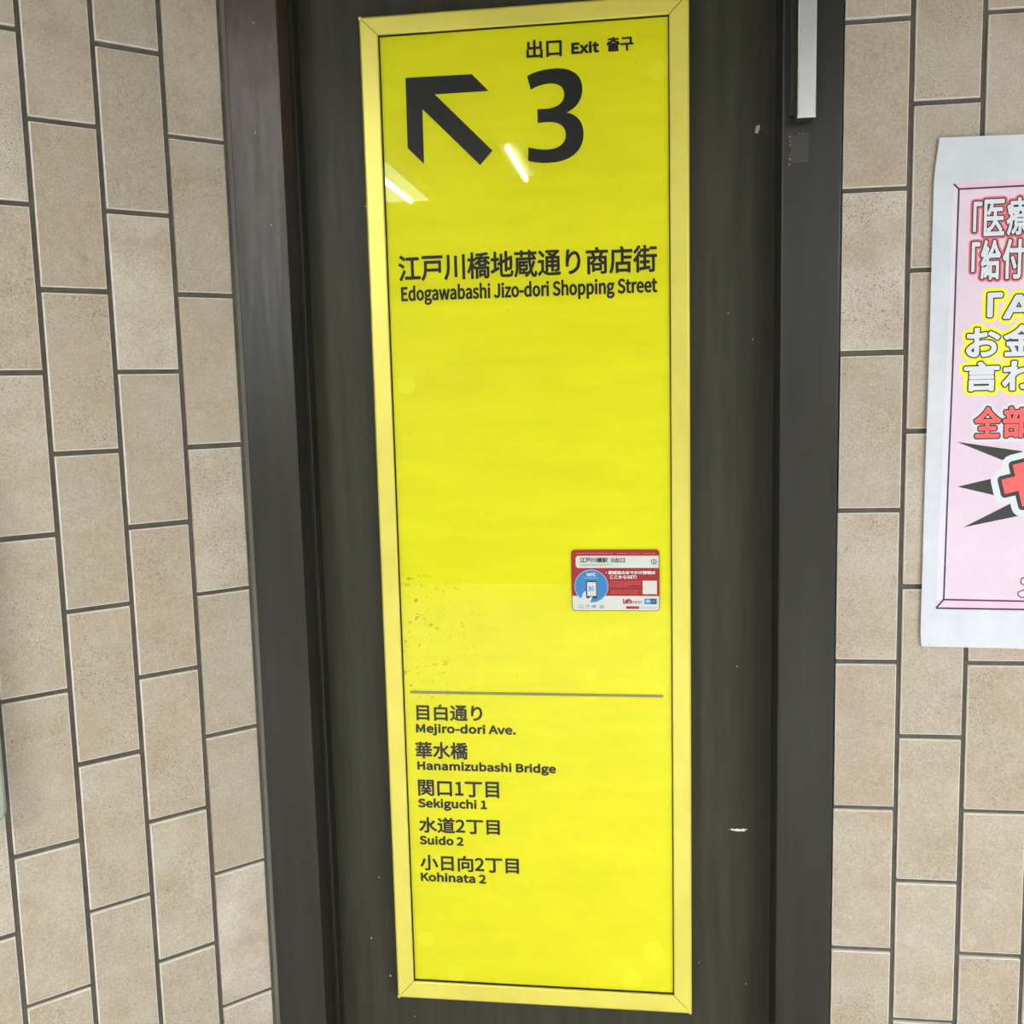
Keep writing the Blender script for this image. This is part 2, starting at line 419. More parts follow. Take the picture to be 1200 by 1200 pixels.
GLYPHS={
'!':(323,'130,221 193,221 205,645 207,749 115,749 117,645;161,-13 208,6 227,56 208,107 161,126 115,107 95,56 115,6'),
"'":(278,'110,483 167,483 184,669 186,771 90,771 92,669'),
'(':(338,'239,-196 295,-171 224,-21 182,142 168,311 182,479 224,642 295,792 239,818 160,664 110,496 92,311 110,125 160,-42'),
')':(338,'99,-196 178,-42 228,125 246,311 228,496 178,664 99,818 42,792 114,642 157,479 171,311 157,142 114,-21 42,-171'),
'-':(347,'46,245 302,245 302,315 46,315'),
'.':(278,'139,-13 186,6 205,56 186,107 139,126 92,107 73,56 92,6'),
'1':(555,'88,0 490,0 490,76 343,76 343,733 273,733 230,712 180,695 121,681 121,623 252,623 252,76 88,76'),
'2':(555,'44,0 505,0 505,79 302,79 263,78 222,75 182,72 333,231 434,383 470,531 444,645 370,719 256,746 172,733 102,696 40,639 93,587 137,631 188,661 245,672 321,653 365,602 380,527 360,428 298,319 194,195 44,54'),
'3':(555,'263,-13 383,12 467,84 499,196 478,285 423,347 344,382 344,387 413,425 458,484 474,563 446,662 371,725 260,746 182,735 115,704 56,659 105,601 150,638 201,663 257,672 323,658 366,617 381,556 362,485 298,435 178,416 178,346 313,328 385,277 406,199 387,126 335,80 257,63 183,75 124,106 76,147 29,88 86,38 162,1'),
'A':(608,'4,0 97,0 168,224 436,224 506,0 604,0 355,733 252,733;191,297 227,410 252,492 277,574 300,658 304,658 328,575 352,492 378,410 413,297'),
'B':(657,'101,0 334,0 479,24 577,95 612,215 593,301 541,359 463,390 463,395 522,430 558,485 570,554 538,658 449,716 318,733 101,733;193,422 193,660 306,660 402,649 460,611 479,542 461,478 404,437 302,422;193,74 193,350 321,350 430,336 498,293 521,218 497,137 429,89 321,74'),
'C':(638,'377,-13 465,-1 539,35 602,92 551,151 502,106 446,78 381,68 260,105 181,209 153,369 182,527 263,629 384,665 442,656 492,632 534,596 584,656 533,701 466,733 383,746 216,700 101,570 58,366 100,162 213,32'),
'E':(589,'101,0 534,0 534,79 193,79 193,346 471,346 471,425 193,425 193,655 523,655 523,733 101,733'),
'F':(552,'101,0 193,0 193,329 473,329 473,407 193,407 193,655 523,655 523,733 101,733'),
'G':(689,'389,-13 481,-2 558,28 615,72 615,380 374,380 374,303 530,303 530,111 495,88 449,73 398,68 265,105 182,209 153,369 183,527 268,629 397,665 462,656 514,631 555,596 605,656 555,699 485,733 394,746 221,700 102,570 58,366 101,162 217,32'),
'H':(728,'101,0 193,0 193,346 535,346 535,0 628,0 628,733 535,733 535,426 193,426 193,733 101,733'),
'I':(293,'101,0 193,0 193,733 101,733'),
'J':(535,'237,-13 353,18 419,99 439,215 439,733 346,733 346,224 333,134 294,84 228,68 179,76 137,103 101,151 35,103 86,39 153,0'),
'K':(646,'101,0 193,0 193,232 319,382 539,0 642,0 377,455 607,733 502,733 195,365 193,365 193,733 101,733'),
'L':(543,'101,0 514,0 514,79 193,79 193,733 101,733'),
'M':(812,'101,0 184,0 184,406 182,476 178,552 172,622 176,622 235,455 374,74 436,74 574,455 633,622 637,622 632,552 627,476 625,406 625,0 711,0 711,733 600,733 460,341 444,291 427,239 409,188 405,188 388,239 370,291 352,341 212,733 101,733'),
'N':(723,'101,0 188,0 188,385 186,462 182,539 177,614 181,614 260,463 527,0 622,0 622,733 534,733 534,352 536,274 541,196 547,120 542,120 463,271 195,733 101,733'),
'R':(635,'193,385 193,658 316,658 413,646 474,605 494,528 474,448 413,401 316,385;503,0 607,0 421,321 508,360 565,429 586,528 553,649 463,714 330,733 101,733 101,0 193,0 193,311 325,311'),
'S':(596,'304,-13 437,15 523,90 553,195 533,286 479,348 402,391 298,436 241,463 195,501 176,559 193,616 241,652 313,665 377,657 432,634 480,597 528,656 469,703 396,735 313,746 194,721 112,653 82,552 106,462 162,402 231,364 336,318 399,287 443,248 459,187 441,125 388,83 305,68 230,79 162,111 103,159 48,95 119,38 205,0'),
'T':(599,'253,0 346,0 346,655 568,655 568,733 31,733 31,655 253,655'),
'X':(573,'17,0 115,0 220,198 239,235 259,274 279,317 283,317 306,274 327,235 346,198 455,0 557,0 342,374 542,733 445,733 347,546 330,513 313,478 295,438 291,438 270,478 251,513 233,546 133,733 31,733 231,379'),
'a':(563,'217,-13 282,-2 342,26 397,65 400,65 408,0 483,0 483,334 464,452 403,529 295,557 212,546 140,519 82,486 117,423 164,451 219,473 280,481 349,461 383,411 392,344 203,306 94,240 59,141 80,58 136,5;243,61 194,70 160,97 147,147 170,209 247,254 392,283 392,132 342,93 293,69'),
'b':(618,'331,-13 447,22 534,121 567,280 542,427 469,523 351,557 291,547 233,520 180,481 184,578 184,796 92,796 92,0 165,0 173,56 177,56 227,19 279,-5;316,64 276,69 231,87 184,120 184,406 234,447 282,472 328,480 412,455 458,385 472,279 452,164 397,90'),
'c':(510,'306,-13 370,-5 429,19 482,55 442,117 405,90 362,70 314,63 226,89 167,162 146,271 168,381 229,454 317,480 357,474 393,458 425,433 471,493 429,525 377,548 313,557 183,523 89,426 52,271 86,117 176,21'),
'd':(620,'277,-13 339,-2 395,25 442,64 445,64 453,0 528,0 528,796 436,796 436,587 441,494 394,528 346,550 288,557 172,522 86,424 53,271 81,117 159,20;297,64 216,89 165,160 147,272 168,381 225,454 304,480 348,475 392,456 436,423 436,138 391,97 345,72'),
'e':(554,'312,-13 380,-6 439,14 490,42 458,103 416,80 372,65 322,60 231,84 169,149 142,250 508,250 511,274 512,302 487,437 413,526 295,557 177,522 87,424 52,271 87,118 180,21;141,315 169,407 225,464 297,484 370,465 416,408 432,315'),
'g':(564,'275,-250 421,-224 516,-156 550,-62 529,11 466,54 361,67 254,67 179,84 159,126 169,163 194,191 233,177 274,172 376,195 446,261 473,361 468,406 452,443 429,473 540,473 540,543 351,543 317,553 274,557 173,533 99,466 71,363 81,303 108,253 142,217 142,213 114,188 91,154 82,112 96,58 131,23 131,18 88,-17 60,-59 51,-105 80,-184 158,-233;274,234 217,250 175,295 159,363 175,432 216,475 274,490 333,475 375,432 390,363 374,295 332,250;288,-187 203,-175 150,-142 131,-92 144,-45 186,0 223,-6 256,-8 350,-8 411,-15 448,-36 460,-77 439,-130 379,-171'),
'h':(607,'92,0 184,0 184,394 234,440 281,468 332,477 391,462 424,415 435,332 435,0 526,0 526,344 508,461 454,533 360,557 292,545 233,512 180,466 184,578 184,796 92,796'),
'i':(275,'92,0 184,0 184,543 92,543;138,655 182,672 199,716 182,759 138,775 95,759 78,716 95,672'),
'j':(275,'35,-242 122,-220 169,-158 184,-62 184,543 93,543 93,-62 88,-119 67,-156 26,-169 -2,-166 -26,-159 -44,-228 -9,-238;138,655 182,672 199,716 182,759 138,775 94,759 77,716 94,672'),
'k':(552,'92,0 182,0 182,143 284,262 443,0 542,0 337,324 518,543 416,543 186,257 182,257 182,796 92,796'),
'm':(926,'92,0 184,0 184,394 232,441 278,468 320,477 377,462 410,415 421,332 421,0 512,0 512,394 561,441 606,468 649,477 706,462 739,415 750,332 750,0 841,0 841,344 823,461 769,533 677,557 613,544 554,507 497,453 467,509 419,544 347,557 285,545 229,511 178,464 176,464 167,543 92,543'),
'n':(610,'92,0 184,0 184,394 234,440 281,468 332,477 391,462 424,415 435,332 435,0 526,0 526,344 508,461 454,533 360,557 291,545 231,511 178,464 176,464 167,543 92,543'),
'o':(606,'303,-13 427,21 519,117 554,271 519,426 427,523 303,557 179,523 88,426 52,271 88,117 179,21;303,63 221,89 166,162 146,271 166,381 221,454 303,480 386,454 441,381 461,271 441,162 386,89'),
'p':(620,'92,-229 184,-229 184,-45 181,50 231,15 281,-6 331,-13 447,22 534,121 567,280 542,427 469,523 351,557 289,546 231,518 178,480 176,480 167,543 92,543;316,64 277,69 232,87 184,120 184,406 235,447 282,472 328,480 412,455 458,385 472,279 452,164 397,90'),
'r':(388,'92,0 184,0 184,349 225,423 273,463 320,475 349,473 373,466 390,545 364,555 332,557 274,543 222,504 178,444 176,444 167,543 92,543'),
's':(468,'234,-13 342,9 409,67 431,148 406,230 344,280 266,313 209,336 166,365 149,407 160,447 193,475 250,486 295,480 335,463 373,438 417,495 370,526 313,549 249,557 148,536 84,481 62,403 86,327 145,279 220,246 279,222 325,189 344,143 332,100 297,70 237,58 177,66 125,89 76,123 32,62 90,23 159,-3'),
't':(377,'262,-13 314,-7 363,7 345,76 315,66 283,61 233,73 207,109 199,165 199,469 347,469 347,543 199,543 199,696 123,696 113,543 27,538 27,469 108,469 108,168 122,73 171,10'),
'u':(607,'251,-13 319,-1 378,33 430,85 433,85 440,0 516,0 516,543 425,543 425,158 376,106 330,76 278,66 220,81 187,128 176,210 176,543 84,543 84,199 102,82 157,11'),
'v':(521,'209,0 316,0 508,543 418,543 315,234 299,181 282,127 265,74 260,74 244,127 227,181 210,234 108,543 13,543'),
'w':(802,'178,0 284,0 361,291 374,343 386,395 398,449 403,449 415,396 427,344 440,293 518,0 629,0 776,543 688,543 609,229 598,178 587,128 576,78 571,78 558,128 546,178 533,229 448,543 359,543 274,229 261,178 249,128 238,78 233,78 222,128 212,178 201,229 120,543 27,543'),
'x':(498,'15,0 111,0 184,127 212,176 239,224 244,224 275,176 303,127 383,0 483,0 304,274 469,543 374,543 307,424 283,379 259,333 254,333 227,379 201,424 128,543 29,543 194,283'),
'z':(475,'35,0 446,0 446,74 150,74 437,494 437,543 66,543 66,469 321,469 35,49'),
'「':(1000,'650,846 650,199 724,199 724,777 966,777 966,846'),
'」':(1000,'350,-86 350,561 276,561 276,-17 34,-17 34,-86'),
'お':(1000,'721,688 685,628 761,585 844,530 909,478 950,542 885,589 801,642;325,279 328,102 319,65 292,53 247,65 203,96 183,138 202,186 252,236;121,619 123,543 159,540 200,539 251,538 285,539 325,541 324,410 324,353 216,293 136,217 105,134 142,51 224,-9 313,-32 360,-21 390,18 401,91 397,308 469,329 541,343 615,347 702,332 764,288 787,216 763,139 702,88 619,60 581,54 541,53 502,53 530,-28 568,-26 610,-22 654,-14 770,34 843,111 867,217 835,322 746,391 616,416 547,412 472,399 396,379 396,414 398,549 472,559 544,571 608,584 606,662 544,646 473,633 400,622 404,730 407,767 411,799 322,799 326,765 327,728 326,614 286,612 249,611 212,612 170,614'),
'か':(1000,'782,674 709,641 781,533 844,400 887,279 965,316 917,432 850,566;78,561 86,474 132,481 176,486 303,500 256,342 185,162 92,1 174,-31 246,104 305,248 350,387 384,508 446,513 492,515 548,507 585,475 598,406 593,294 577,186 550,100 513,58 463,49 428,51 384,58 340,69 353,-14 390,-21 431,-27 471,-29 531,-22 579,4 617,55 651,159 670,288 675,416 653,520 595,571 513,585 465,583 400,578 426,721 432,751 438,780 345,790 342,720 333,646 319,572 260,567 208,563 167,561 122,560'),
'け':(1000,'255,765 162,774 161,743 157,707 142,603 126,465 119,308 128,183 149,72 172,-9 240,-1 237,33 238,54 242,78 259,142 282,222 307,299 264,325 245,273 226,219 210,172 194,350 209,535 238,700 246,733;396,573 396,493 447,490 504,488 558,487 600,488 642,489 685,490 685,459 680,291 649,163 572,60 544,36 509,15 475,-2 548,-59 697,80 752,250 760,459 760,494 819,499 873,505 922,511 922,593 872,583 817,576 759,570 758,721 759,753 761,780 668,780 673,753 677,720 679,683 682,628 683,565 641,564 599,563 557,562 501,564 445,567'),
'こ':(1000,'235,702 235,620 316,615 404,611 499,609 595,611 690,616 769,621 769,703 689,697 596,691 499,689 402,691 313,695;275,299 194,307 185,264 177,218 173,168 211,62 321,-3 494,-25 630,-20 746,-8 835,10 834,96 743,75 626,61 492,56 359,73 280,118 254,185 257,222 264,260'),
'で':(1000,'79,658 88,571 234,594 413,615 558,630 469,553 399,437 371,292 433,109 582,2 767,-37 796,46 634,74 504,156 451,309 479,434 558,550 680,626 741,637 812,641 876,642 876,722 801,718 710,712 606,704 425,688 270,674 168,663 131,660;732,519 681,497 711,453 738,405 763,356 814,380 789,428 759,478;841,561 792,538 823,494 851,447 876,398 928,423 901,471 869,521'),
'の':(1000,'476,642 462,550 443,459 420,372 369,236 318,160 269,136 222,155 183,215 166,318 204,457 310,578;559,644 704,596 795,492 826,353 789,205 695,107 572,56 533,49 486,43 533,-31 736,35 864,165 908,350 861,536 729,668 525,718 354,685 215,596 122,466 88,311 114,169 180,77 266,44 354,79 432,183 499,355 524,451 544,548'),
'は':(1000,'255,764 167,771 165,737 161,700 143,587 124,435 115,279 120,153 134,47 153,-37 223,-32 222,-14 221,3 222,25 225,48 243,112 269,192 296,269 255,301 236,255 216,203 198,154 192,201 189,247 188,293 197,427 216,575 238,696 245,731;676,185 677,150 668,92 634,55 568,41 505,50 462,77 446,120 463,163 508,191 574,201 627,197;749,770 659,770 662,740 663,709 663,585 569,583 511,584 455,587 399,591 399,516 456,513 511,510 567,509 663,511 666,425 670,337 673,254 628,261 580,263 469,243 398,189 374,112 398,35 469,-14 582,-31 687,-7 740,52 755,130 755,151 806,119 856,80 906,35 950,102 894,149 828,194 752,231 748,320 743,416 740,516 800,521 857,527 913,535 913,612 858,603 801,595 740,589 741,636 742,677 743,710 746,740'),
'ら':(1000,'335,784 315,708 428,682 577,652 703,630 722,707 602,725 454,754;313,602 229,613 218,481 199,330 178,207 252,189 264,214 282,239 364,311 469,357 592,373 683,355 745,307 768,236 717,117 561,48 298,47 322,-35 562,-31 727,21 822,112 852,234 820,340 731,415 597,443 481,430 372,390 271,321 284,407 298,513'),
'り':(1000,'339,789 251,792 248,750 243,706 230,608 217,491 212,383 214,321 218,268 223,224 300,230 296,276 296,315 298,353 341,493 433,614 551,666 639,631 692,535 710,394 658,193 520,77 323,22 370,-50 541,-1 674,85 761,215 792,395 763,577 682,696 564,738 446,702 353,615 292,511 302,598 319,700'),
'わ':(1000,'293,720 288,625 235,618 185,611 144,608 111,607 79,607 87,524 283,551 276,454 209,356 126,242 55,149 105,80 158,155 215,238 268,316 267,277 265,184 264,106 264,21 263,-9 261,-38 348,-38 345,-8 343,23 340,105 339,181 339,264 339,301 340,341 342,382 438,457 543,507 655,525 764,496 827,428 848,347 803,205 687,116 528,72 565,-3 757,61 884,175 929,345 892,480 796,567 667,598 567,586 459,545 348,472 353,537 376,575 398,607 368,642 363,640 370,705 377,757 383,791 289,794 293,756'),
'サ':(1000,'67,578 67,491 105,493 167,494 275,494 275,333 273,277 271,242 359,242 357,277 355,333 355,494 640,494 640,453 610,231 519,99 367,17 434,-46 576,39 663,145 708,282 720,459 720,494 830,494 889,494 922,492 922,576 888,573 830,571 720,571 720,696 722,748 725,778 635,778 639,748 640,696 640,571 355,571 355,699 357,745 360,772 271,772 274,735 275,699 275,571 167,571 105,574'),
'ス':(1000,'800,669 749,708 718,702 674,700 288,700 232,703 187,706 187,615 229,618 288,620 678,620 639,528 580,430 512,342 395,228 256,124 100,45 164,-22 307,58 438,158 554,270 656,172 751,69 829,-27 899,33 818,126 715,232 607,332 674,429 731,531 775,625 788,650'),
'・':(1000,'500,486 446,472 409,434 394,380 409,326 446,288 500,274 554,288 592,326 606,380 592,434 554,472'),
'丁':(1000,'60,748 60,671 487,671 487,43 480,20 453,13 407,12 333,13 242,15 264,-28 279,-71 382,-70 459,-66 513,-56 548,-38 567,-7 573,43 573,671 939,671 939,748'),
'付':(1000,'408,406 462,319 514,230 554,155 624,193 582,266 528,353 473,437;751,828 751,618 345,618 345,542 751,542 751,23 744,-1 718,-8 678,-9 610,-9 528,-6 545,-44 558,-81 654,-81 725,-78 774,-69 816,-40 828,23 828,542 954,542 954,618 828,618 828,828;295,834 225,681 137,542 37,427 63,390 84,352 119,389 153,430 186,474 186,-78 261,-78 261,590 300,662 336,736 368,811'),
'全':(1000,'493,851 403,735 290,628 162,536 26,462 55,433 78,401 118,422 158,445 197,469 197,404 461,404 461,248 203,248 203,181 461,181 461,16 76,16 76,-52 929,-52 929,16 539,16 539,181 809,181 809,248 539,248 539,404 809,404 809,470 847,445 886,421 925,397 948,431 977,460 820,553 674,663 542,794 559,820;200,471 310,550 411,641 500,739 597,638 699,550 807,471'),
'出':(1000,'104,341 104,-21 814,-21 814,-78 895,-78 895,341 814,341 814,54 539,54 539,404 855,404 855,750 774,750 774,477 539,477 539,839 457,839 457,477 228,477 228,749 150,749 150,404 457,404 457,54 187,54 187,341'),
'医':(1000,'931,786 94,786 94,-41 954,-41 954,30 169,30 169,714 931,714;379,693 340,613 287,542 225,483 258,464 288,443 316,469 343,499 369,531 526,531 526,405 526,388 225,388 225,321 516,321 476,242 387,167 229,102 255,75 275,45 419,107 514,177 569,253 661,181 748,107 814,41 865,92 788,163 691,242 591,315 593,321 910,321 910,388 601,388 601,405 601,531 864,531 864,596 412,596 432,635 450,675'),
'口':(1000,'127,735 127,-55 205,-55 205,30 796,30 796,-51 876,-51 876,735;205,107 205,660 796,660 796,107'),
'向':(1000,'438,842 421,786 399,725 374,667 99,667 99,-80 173,-80 173,594 832,594 832,20 827,2 806,-4 771,-5 714,-5 644,-2 660,-41 670,-80 753,-80 816,-76 860,-67 897,-37 907,20 907,667 457,667 483,718 508,772 531,827;373,394 626,394 626,198 373,198;304,461 304,58 373,58 373,130 696,130 696,461'),
'周':(1000,'148,792 148,468 142,300 110,124 33,-38 65,-60 93,-86 177,90 214,285 222,468 222,722 805,722 805,15 800,-3 780,-9 750,-10 699,-10 636,-8 652,-44 661,-79 740,-78 797,-75 836,-66 870,-39 880,15 880,792;467,702 467,615 288,615 288,555 467,555 467,457 263,457 263,395 753,395 753,457 539,457 539,555 728,555 728,615 539,615 539,702;312,311 312,-8 381,-8 381,48 701,48 701,311;381,250 631,250 631,108 381,108'),
'商':(1000,'274,643 297,604 319,562 336,526 405,554 388,588 365,628 341,666;560,404 631,352 701,298 756,250 801,302 744,348 673,400 603,449;395,442 343,393 282,346 220,305 239,274 255,245 323,295 391,355 451,416;659,660 638,616 612,568 584,523 118,523 118,-78 190,-78 190,459 816,459 816,4 811,-11 793,-16 765,-17 717,-17 657,-16 671,-45 680,-74 755,-74 809,-71 846,-64 877,-41 885,3 885,523 662,523 688,561 714,601 739,642;314,277 314,1 378,1 378,49 682,49 682,277;378,221 619,221 619,104 378,104;441,825 461,780 480,732 61,732 61,667 940,667 940,732 562,732 548,768 531,807 513,844'),
'地':(1000,'429,747 429,473 321,428 349,361 429,395 429,79 442,-5 488,-46 577,-57 824,-57 904,-40 946,16 964,125 930,135 897,153 888,65 866,22 821,11 580,11 516,23 501,77 501,426 635,483 635,143 706,143 706,513 846,573 846,430 843,329 839,277 828,255 809,250 781,250 742,252 754,220 760,186 808,188 854,194 890,214 909,260 915,333 918,465 918,637 922,651 869,671 855,660 840,646 706,590 706,840 635,840 635,560 501,504 501,747;33,154 63,79 159,122 264,169 372,219 355,286 241,238 241,528 359,528 359,599 241,599 241,828 170,828 170,599 42,599 42,528 170,528 170,208 120,188 74,170'),
'報':(1000,'590,392 598,392 633,292 675,199 725,114 685,64 640,19 590,-19;520,794 520,-78 590,-78 590,-46 608,-64 623,-82 677,-43 726,3 770,54 816,5 865,-38 919,-74 944,-41 971,-12 914,22 861,65 812,115 865,215 906,325 934,440 887,457 874,454 590,454 590,726 840,726 840,601 837,590 820,586 794,586 749,586 690,587 704,554 713,521 782,522 835,524 872,532 903,557 910,601 910,794;662,392 852,392 831,318 802,245 766,176 725,243 691,316;235,839 235,737 77,737 77,673 235,673 235,572 47,572 47,507 482,507 482,572 305,572 305,673 457,673 457,737 305,737 305,839;115,486 135,445 151,403 162,365 69,365 69,300 235,300 235,190 47,190 47,125 235,125 235,-76 305,-76 305,125 484,125 484,190 305,190 305,300 464,300 464,365 364,365 386,405 409,447 431,489 366,507 347,462 323,412 297,365 172,365 222,382 211,420 192,462 170,503'),
'小':(1000,'464,826 464,24 458,3 436,-3 400,-4 341,-4 270,-2 288,-41 301,-80 385,-80 448,-75 494,-66 533,-37 545,24 545,826;705,571 788,417 855,259 895,121 976,154 933,291 862,448 777,598;202,591 167,448 110,303 32,178 69,160 103,138 184,269 244,423 286,577'),
'川':(1000,'159,785 159,445 151,274 114,111 28,-36 61,-60 90,-88 186,74 227,255 236,445 236,785;477,744 477,8 553,8 553,744;813,788 813,-79 891,-79 891,788'),
'店':(1000,'291,289 291,-67 365,-67 365,-27 789,-27 789,-65 865,-65 865,289 587,289 587,424 913,424 913,493 587,493 587,612 511,612 511,289;365,40 365,219 789,219 789,40;466,820 486,788 504,753 519,718 125,718 125,456 120,296 93,123 30,-37 65,-57 96,-80 164,92 195,282 202,456 202,646 944,646 944,718 603,718 587,757 564,798 539,837'),
'情':(1000,'152,840 152,-79 220,-79 220,840;73,647 64,561 48,470 27,390 86,370 107,456 121,552 129,640;229,674 250,623 269,571 282,526 335,552 321,595 301,645 279,694;446,210 808,210 808,134 446,134;446,267 446,342 808,342 808,267;590,840 590,762 334,762 334,704 590,704 590,640 358,640 358,585 590,585 590,516 304,516 304,458 958,458 958,516 664,516 664,585 903,585 903,640 664,640 664,704 928,704 928,762 664,762 664,840;376,400 376,-79 446,-79 446,77 808,77 808,5 804,-8 790,-12 748,-13 677,-11 691,-43 699,-76 762,-75 809,-72 843,-64 872,-40 879,4 879,400'),
'戸':(1000,'68,780 68,708 935,708 935,780;166,599 166,372 158,238 121,97 34,-32 65,-56 92,-84 168,16 213,129 235,246 783,246 783,191 858,191 858,599;783,316 241,316 242,371 242,529 783,529'),
'日':(1000,'253,352 752,352 752,71 253,71;253,426 253,697 752,697 752,426;176,772 176,-69 253,-69 253,-4 752,-4 752,-64 832,-64 832,772'),
'橋':(1000,'563,501 752,501 752,414 563,414;715,612 735,581 758,551 561,551 583,581 602,612;846,826 718,805 557,790 393,782 404,756 410,730 467,732 525,734 584,737 573,705 559,673 375,673 375,612 523,612 476,554 417,500 344,453 370,431 391,403 430,428 466,454 498,482 498,365 819,365 819,484 854,454 889,428 925,406 947,435 972,461 904,500 840,552 786,612 948,612 948,673 633,673 646,708 657,742 743,751 822,762 890,775;387,318 387,-80 457,-80 457,258 862,258 862,-1 859,-12 845,-16 808,-17 744,-16 759,-47 768,-79 824,-79 867,-76 898,-68 925,-44 932,-2 932,318;531,204 531,-27 587,-27 587,18 788,18 788,204;587,155 730,155 730,67 587,67;186,840 186,623 52,623 52,553 179,553 142,413 90,280 31,175 52,143 69,110 112,186 151,280 186,384 186,-79 254,-79 254,391 284,339 311,288 330,247 371,302 339,352 292,422 254,476 254,553 365,553 365,623 254,623 254,840'),
'水':(1000,'71,584 71,508 317,508 252,327 157,181 39,76 71,50 100,18 201,109 288,232 358,386 407,568 358,587 344,584;817,652 760,579 692,502 623,433 593,486 566,541 542,596 542,838 462,838 462,22 457,5 440,0 413,-1 369,0 314,1 332,-40 343,-81 411,-80 463,-75 500,-65 532,-35 542,23 542,445 646,274 772,129 919,24 946,61 975,93 859,164 753,261 660,377 735,445 813,524 885,604'),
'江':(1000,'96,774 161,736 225,693 275,654 321,714 270,751 205,791 140,827;42,499 108,464 174,425 226,390 268,452 215,486 148,523 83,554;76,-16 138,-67 200,35 263,147 320,257 266,306 203,189 136,77;326,60 326,-15 960,-15 960,60 672,60 672,671 904,671 904,746 374,746 374,671 591,671 591,60'),
'療':(1000,'729,95 785,40 840,-16 883,-64 939,-27 895,20 839,75 783,126;452,258 773,258 773,195 452,195;452,367 773,367 773,305 452,305;407,126 362,76 309,28 256,-15 286,-36 313,-59 368,-11 424,45 474,102;44,639 69,570 91,500 107,441 168,468 151,525 127,593 101,660;662,532 689,492 719,453 753,417 476,417 511,454 541,493 568,532;561,678 546,636 526,592 298,592 298,532 489,532 459,494 424,458 385,489 344,517 302,483 342,453 380,420 342,392 300,366 255,343 281,321 302,294 347,318 387,344 387,145 575,145 575,-6 572,-17 559,-20 520,-20 454,-19 468,-50 478,-81 536,-80 580,-77 612,-70 641,-49 648,-8 648,145 840,145 840,345 882,319 924,298 945,326 969,351 927,370 885,393 845,419 888,453 929,491 882,524 848,489 806,451 767,491 732,532 947,532 947,592 601,592 618,630 632,669;509,825 523,787 536,747 183,747 183,425 182,349 125,319 74,293 29,271 55,205 176,276 158,168 120,63 57,-31 85,-54 110,-81 202,78 244,256 253,425 253,682 959,682 959,747 619,747 602,795 584,841'),
'白':(1000,'446,844 431,792 411,735 390,680 144,680 144,-80 219,-80 219,-7 780,-7 780,-75 858,-75 858,680 473,680 496,728 518,777 539,827;219,68 219,302 780,302 780,68;219,376 219,604 780,604 780,376'),
'目':(1000,'233,470 759,470 759,305 233,305;233,542 233,704 759,704 759,542;233,233 759,233 759,67 233,67;158,778 158,-74 233,-74 233,-6 759,-6 759,-74 837,-74 837,778'),
'給':(1000,'195,189 207,114 216,35 221,-34 283,-21 277,47 267,124 254,199;84,197 72,112 56,31 35,-40 68,-51 98,-64 118,9 136,96 150,186;300,208 321,143 340,77 354,18 412,38 398,96 378,161 355,225;655,838 588,704 491,580 370,477 399,451 424,424 455,447 484,472 512,498 512,445 842,445 842,509 885,469 927,435 954,468 983,497 884,574 790,676 714,788 726,818;838,513 527,513 584,577 635,646 679,719 727,646 781,576;467,330 467,-83 540,-83 540,-29 821,-29 821,-80 897,-80 897,330;540,39 540,262 821,262 821,39;66,240 96,250 174,265 340,291 347,260 353,233 415,254 399,317 375,391 348,463 289,446 307,399 323,348 158,327 239,426 316,535 385,649 319,688 296,643 271,599 245,556 138,546 195,629 249,720 297,815 228,844 179,737 127,645 91,590 62,552 36,534 49,499 59,466 79,472 121,480 201,490 167,441 138,402 117,377 75,333 41,311 55,274'),
'華':(1000,'459,370 459,270 305,270 305,370;534,370 697,370 697,270 534,270;459,436 305,436 305,533 459,533;534,436 534,533 697,533 697,436;108,270 108,206 459,206 459,119 64,119 64,53 459,53 459,-81 534,-81 534,53 939,53 939,119 534,119 534,206 901,206 901,270 767,270 767,370 949,370 949,436 767,436 767,533 885,533 885,597 123,597 123,533 234,533 234,436 52,436 52,370 234,370 234,270;61,769 61,701 288,701 288,625 361,625 361,701 633,701 633,625 706,625 706,701 941,701 941,769 706,769 706,840 633,840 633,769 361,769 361,840 288,840 288,769'),
'蔵':(1000,'750,671 786,643 819,612 844,582 891,620 866,649 832,679 795,706;629,840 629,776 368,776 368,840 294,840 294,776 46,776 46,712 294,712 294,632 368,632 368,712 629,712 629,659 703,659 703,712 952,712 952,776 703,776 703,840;819,455 796,382 768,312 736,245 723,325 713,415 705,516 922,516 922,581 702,581 701,636 630,636 632,581 109,581 109,327 105,203 83,72 31,-48 62,-65 90,-86 146,44 172,190 178,326 178,516 636,516 648,383 665,265 686,162 654,118 619,77 582,39 582,76 452,76 452,151 577,151 577,333 452,333 452,405 589,405 589,456 231,456 231,24 289,25 567,25 526,-9 482,-40 513,-63 540,-88 602,-39 659,17 711,79 756,-17 808,-76 867,-96 920,-84 953,-37 971,64 940,79 909,101 902,24 890,-14 872,-25 835,-6 796,52 759,148 810,238 853,335 889,440;396,76 289,76 289,151 396,151;396,333 289,333 289,405 396,405;289,285 522,285 522,200 289,200'),
